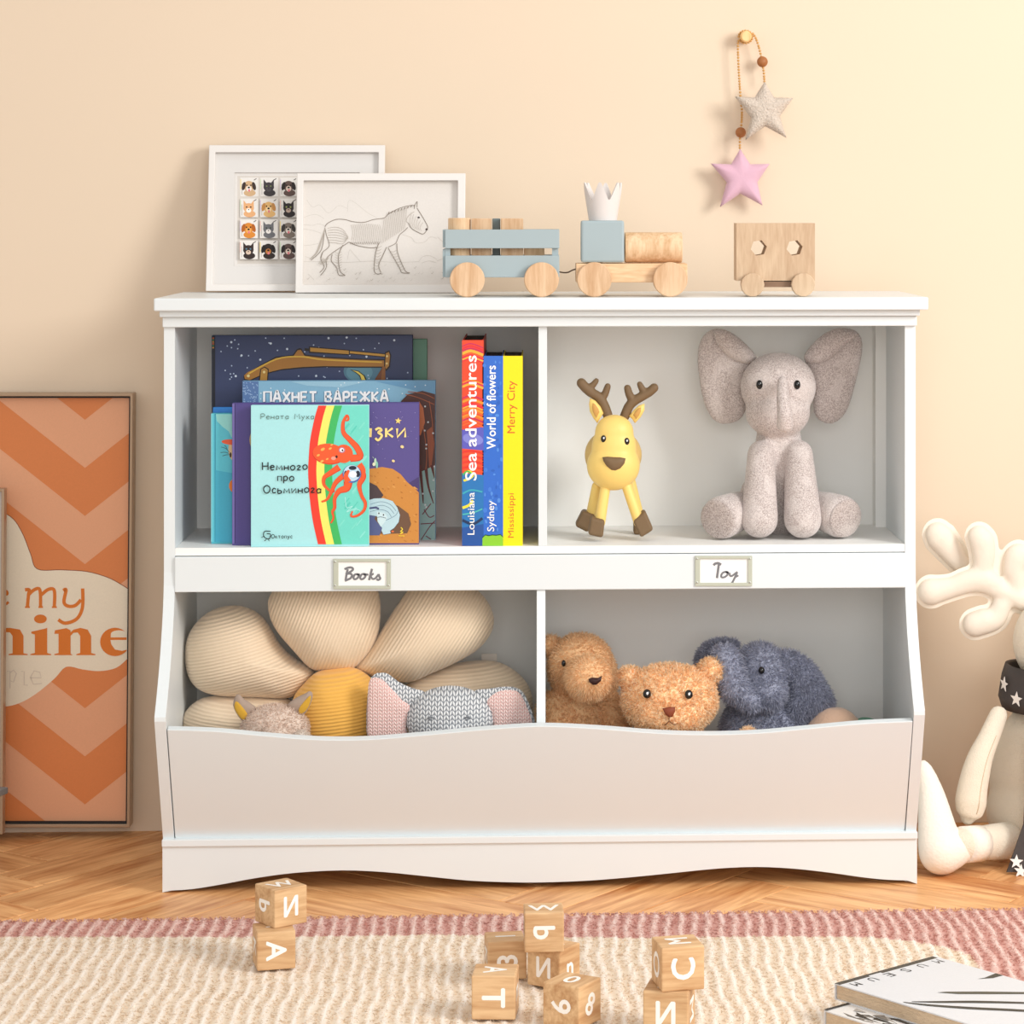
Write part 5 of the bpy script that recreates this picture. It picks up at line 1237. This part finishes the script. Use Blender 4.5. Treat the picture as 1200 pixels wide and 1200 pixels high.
for px, py in ((1187, 811), (1197, 829), (1214, 808), (1240, 815), (1262, 830), (1285, 812)):
    x = P(px, py, .12).x; cosv = max(-1, min(1, (x-nc.x)/(70*PX(.17)))); a = -math.acos(cosv)
    r = 77*PX(.17); c = (nc.x+r*math.cos(a), nc.y+(r*.86)*math.sin(a), P(0, py, nc.y+r*.82*math.sin(a)).z)
    obj('star', star2(c, .0115, (math.cos(a), math.sin(a)*1.2, 0), random.uniform(-.3, .3)), M['starw'], sc_)
for px, py, y in ((1191, 1010, .028), (1196, 1021, .026), (1212, 985, .032), (1215, 930, .055)):
    obj('star', star2(P(px, py, y), .0105, (0, -1, .3), random.uniform(-.3, .3)), M['starw'], tail)

# ============================================================ rug
yE = G(634, 1069, .010).y; RZ = .010
BX = [(-60,1095),(100,1096),(300,1096),(500,1093),(640,1096),(760,1097),(900,1095),(1020,1096),(1070,1101),(1110,1108),(1138,1118),(1150,1140),(1158,1175),(1166,1215),(1172,1300)]
BW = [G(a, b, RZ) for a, b in BX]
def beige(x, y):
    for k in range(len(BW)-1):
        a, b = BW[k], BW[k+1]
        if a.x <= x <= b.x: return y < a.y+(b.y-a.y)*(x-a.x)/max(b.x-a.x, 1e-6)
    return x < BW[0].x and y < BW[0].y
RX0, RX1, RY0 = -1.25, 1.02, -1.45
PIT = .0176
def rug_line(x, y): return x+.0022*math.sin(y*46+x*9)+.003*math.sin(y*13+x*4)
nx, ny = 470, 240; V, F, cols = [], [], []
for j in range(ny+1):
    y = RY0+(yE-RY0)*j/ny
    for i in range(nx+1):
        x = RX0+(RX1-RX0)*i/nx; ph = (rug_line(x, y)/PIT) % 1.0; bump = math.exp(-((ph-.5)/.16)**2)
        ed = min(1, (yE-y)/.006)
        yy = y+(.0045*math.sin(x*60)+.002*math.sin(x*170))*(1 if j == ny else 0)
        V.append((x, yy, max(.0, (RZ-.003+.002*bump+.0008*math.sin(x*900+y*700))*ed if ed < 1 else RZ-.003+.002*bump)))
for j in range(ny):
    for i in range(nx): k = j*(nx+1)+i; F.append((k, k+1, k+nx+2, k+nx+1))
rug = thing('rug', 'cream tufted rug with white ridges and a dusty pink border, on the parquet', 'rug', ((RX0+RX1)/2, (RY0+yE)/2, 0))
base = obj('rug_base', (V, F), vcol_mat('rug_weave', .95, .1, .1, 500), rug, smooth=True)
cB, cBL, cPk, cPL = (226,208,186), (250,243,235), (200,150,140), (238,214,206)
def rug_col(x, y):
    ph = (rug_line(x, y)/PIT) % 1.0; ln = math.exp(-((ph-.5)/.2)**2); w_ = beige(x, y)
    a, b = (cB, cBL) if w_ else (cPk, cPL)
    return tuple(a[i]+(b[i]-a[i])*ln for i in range(3))
at = base.data.color_attributes.new('col', 'FLOAT_COLOR', 'POINT'); arr = np.array([lin(rug_col(v[0], v[1])) for v in V], np.float32); at.data.foreach_set('color', arr.ravel())
NT = 95000; r_ = np.random.default_rng(11)
tx = r_.uniform(-.9, 1.0, NT); ty = yE-(r_.random(NT)**1.15)*.62
cen = (np.floor((tx+.0022*np.sin(ty*46+tx*9)+.003*np.sin(ty*13+tx*4))/PIT)+.5)*PIT-.0022*np.sin(ty*46+tx*9)-.003*np.sin(ty*13+tx*4)
online = r_.random(NT) < .5; tx = np.where(online, cen+r_.normal(0, .0024, NT), tx)
cc = np.array([lin(rug_col(x, y)) for x, y in zip(tx, ty)]); cc[:, :3] *= (.9+.2*r_.random(NT))[:, None]
root = np.stack([tx, ty, np.full(NT, RZ-.003)], 1); d = np.stack([r_.normal(0, .9, NT), r_.normal(0, .4, NT), np.full(NT, .42)], 1); d /= np.linalg.norm(d, axis=1)[:, None]
Lh = r_.uniform(.003, .006, NT)[:, None]; sd = np.cross(d, r_.normal(0, 1, (NT, 3))); sd /= np.linalg.norm(sd, axis=1)[:, None]; sd *= .0009; sd[np.cross(sd, d)[:, 2] < 0] *= -1
Vt = np.stack([root-sd, root+sd, root+d*Lh*.6+sd*.8, root+d*Lh*.6-sd*.8, root+d*Lh+np.array([0,0,-.001])], 1).reshape(-1, 3)
k = np.arange(NT)*5; qd = np.stack([k, k+1, k+2, k+3], 1); tr_ = np.stack([k+3, k+2, k+4], 1)
me = bpy.data.meshes.new('pile'); me.vertices.add(NT*5); me.vertices.foreach_set('co', Vt.ravel()); lp = np.concatenate([qd.ravel(), tr_.ravel()])
me.loops.add(len(lp)); me.loops.foreach_set('vertex_index', lp); me.polygons.add(2*NT); me.polygons.foreach_set('loop_start', np.concatenate([np.arange(NT)*4, NT*4+np.arange(NT)*3])); me.update(calc_edges=True)
me.polygons.foreach_set('use_smooth', [True]*(2*NT))
at = me.color_attributes.new('col', 'FLOAT_COLOR', 'POINT'); at.data.foreach_set('color', np.repeat(cc, 5, axis=0).astype(np.float32).ravel())
nz_ = np.repeat(np.stack([d[:,0]*.4, d[:,1]*.4, np.ones(NT)], 1), 5, axis=0)
obj('pile', me, M['fur'], rug, kind='stuff')

# ============================================================ letter blocks
M['block'] = wood('block_wood', (186, 140, 96), (222, 186, 142), 'x', 1.8, .5, tint=.03)
M['ink_white'] = mat('white_block_print', (250, 246, 240), .5)
def block(label, px, py, z, s, theta, faces, tilt=0, side='l'):
    """px, py: lowest point of the nearest vertical edge; theta degrees; faces: {front, left, right, top: (text, rot)}"""
    g_ = G(px, py, z); th = math.radians(theta); R = Matrix.Rotation(th, 3, 'Z')
    c = g_-R@Vector((-s/2 if side == 'l' else s/2, -s/2, 0))
    t = thing('letter_block', label, 'toy block', (c.x, c.y, z)); t.rotation_euler = (0, 0, th)
    def loc(name, vf, m, **k):
        o = obj(name, vf, m, None, local=True, **k); o.parent = t; return o
    b = loc('cube', box(-s/2, s/2, -s/2, s/2, 0, s), M['block'], bevel=.0016)
    for f_, (tx_, rot, sz) in faces.items():
        h_ = s/2+.0001
        def fn(x, y, l, f_=f_):
            l = l*1.0; u, v = x, -y
            return {'front': Vector((u, -h_-l, s/2+v)), 'left': Vector((-h_-l, -u, s/2+v)), 'right': Vector((h_+l, u, s/2+v)), 'top': Vector((u, v, s+.0001+l))}[f_]
        A = Art(fn); hh = s*sz
        if isinstance(tx_, str):
            cu = {'I': 1}.get(tx_, 0)
            A.text(tx_, *( (-hh/2*math.sin(rot), hh/2*math.cos(rot)) if 1 else (0,0)), hh, (250,246,240), rot=rot, bold=.022, align='c')
        A.V = [v for v in A.V]; o = A.build('letter', None if 0 else None, M['ink_white']) if 0 else None
        me = bpy.data.meshes.new('letter'); me.from_pydata([tuple(v) for v in A.V], [], A.F)
        loc('letter', me, M['ink_white'])
    return t
CW = PI/2; zR = .0105
s1_ = .0478
block('block lettered A, lower of the two stacked blocks left on the rug', 301.3, 1138.3, zR, s1_, 13, {'front': ('A', CW, .5), 'left': ('K', CW, .5), 'top': ('I', CW, .4)})
block('block lettered И, top of the two-block stack at left', 321.7, 1088.7, zR+s1_, s1_, 37, {'front': ('И', 0, .48), 'left': ('b', CW, .5), 'top': ('W', .0, .45)})
block('block lettered T, front left of the central heap', 604, 1195.5, zR, .0515, -4, {'front': ('T', CW, .5), 'right': ('E', CW, .5), 'top': ('A', CW, .5)}, side='r')
block('block numbered 3 standing behind the T block', 572, 1149.5, zR, .0475, 7, {'front': ('3', -CW, .5), 'left': ('K', CW, .5), 'top': ('1', CW, .5)})
block('block with И facing front under the topmost block of the heap', 655.8, 1160.5, zR, .047, 57, {'left': ('И', 0, .48), 'front': ('n', 0, .5), 'top': ('O', CW, .5)})
block('block with sideways b, topmost of the central heap', 614.7, 1116.7, zR+.0478, .0478, 2, {'front': ('b', CW, .52), 'left': ('D', CW, .5), 'top': ('W', 0, .5)})
block('block numbered 9 and 8, front right of the central heap', 678.7, 1208, zR, .0495, 58, {'left': ('9', CW, .5), 'front': ('8', 0.5, .5), 'top': ('0', CW, .5)})
block('block lettered N, lower of the two blocks stacked before the magazines', 806.5, 1217, zR, .0525, -12, {'front': ('И', 0, .48), 'right': ('M', CW, .5), 'top': ('H', 0, .5)}, side='r')
block('block with C opening upward, on top of the right-hand pair', 775.5, 1163, zR+.0525, .0505, 11, {'front': ('C', -CW, .52), 'left': ('O', CW, .52), 'top': ('M', -CW, .5)})

# ============================================================ magazines on the rug
def magazine(name, label, Apx, Bpx, z, thk, wid, drawf):
    a, b = G(*Apx, z), G(*Bpx, z); e1 = (b-a); Lg = e1.length; e1.normalize(); e2 = Vector((e1.y, -e1.x, 0))
    t = thing(name, label, 'magazine', (a.x, a.y, z-thk))
    def fn(u, v, l=0): return a+e1*u*Lg+e2*v*wid+Vector((0,0,l))
    def slab(u0, u1, v0, v1, z0, z1): return fixn([fn(*p, zz) for zz in (z0, z1) for p in ((u0,v0),(u1,v0),(u1,v1),(u0,v1))], [(0,1,2,3),(4,5,6,7),(0,1,5,4),(1,2,6,5),(2,3,7,6),(3,0,4,7)])
    obj('cover', join(slab(0, 1, 0, 1, -.0012, 0), slab(0, 1, 0, 1, -thk, -thk+.0012), slab(0, 1, 0, .006, -thk+.0012, -.0012)), mat('glossy_cover', (214,215,218), .3), t)
    pg = mat('page_block_tan', (226, 200, 168), .8, .8, 60, stretch=(1, 1, 60), var=.14, vscale=14)
    obj('pages', slab(.012, .99, .008, .99, -thk+.0012, -.0012), pg, t)
    A = Art(lambda x, y, l: fn(x, y, l+.0001)); drawf(A); A.build('cover_print', t)
    return t
blk = (52, 52, 46)
def m1(A):
    A.rect(0, 0, 1, 1, (216,218,222)); A.rect(0, 0, .985, .035, (64,60,50))
    A.rect(.30, .022, .42, .04, (216,218,222))
    for k, c in enumerate('MUSEUM'):
        A.text(c, 1-.05-k*.165, .05, .055, (40,40,40), rot=PI, w=.06) 
    A.poly([(1.0,.50),(.97,.50),(.86,.53),(.78,.57),(.86,.55),(1,.53)], (60,62,52)) if 0 else None
    A.poly([(1.0,.395),(1.0,.44),(.90,.44),(.80,.40),(.86,.41)], (60,60,52))
    A.poly([(.36,.42),(.42,.44),(.62,.56),(.80,.68),(1,.82),(1,.86),(.80,.72),(.60,.60),(.44,.50)], (74,74,62))
    A.stroke([(.08,.44),(.20,.52),(.40,.64),(.65,.82),(.85,1.0)], [.008,.03,.04,.03,.03], blk)
    A.stroke([(.03,.42),(.10,.52),(.26,.68),(.45,.84),(.62,1.0)], [.01,.032,.042,.04,.03], blk)
def m2(A):
    A.rect(0, 0, 1, 1, (226,224,222))
    for k in range(30):
        u = random.uniform(0, .25); v = random.uniform(.05, .5); A.poly([(u,v),(u+random.uniform(.02,.06),v+random.uniform(-.06,.06)),(u+random.uniform(-.02,.05),v+random.uniform(.04,.14))], [(60,56,52),(120,114,108),(170,164,158),(36,34,32)][k % 4])
    A.rect(0, 0, 1, .02, (40,38,36))
magazine('magazine', 'magazine lying beneath the white one, with a black and white photo cover', (965.5, 1184), (1080, 1152), zR+.0245, .021, .24, m2)
magazine('magazine', 'white magazine lettered MUSEUM with black brush curves, topmost on the rug', (977.9, 1152.4), (1094.3, 1120.3), zR+.0435, .0188, .25, m1)

# groups of repeats
for o in list(C.objects):
    if o.parent is None and 'label' in o:
        k = o.name.split('.')[0]
        g_ = {'letter_block': 'wooden letter blocks on the rug', 'toy_block': 'blocks riding in the blue wagon', 'picture_frame': 'picture frames on top of the cabinet', 'magazine': 'magazines on the rug'}.get(k)
        if k == 'book': g_ = 'upright books showing their spines' if o['label'].startswith('upright') else 'picture books standing face out'
        if g_: o['group'] = g_
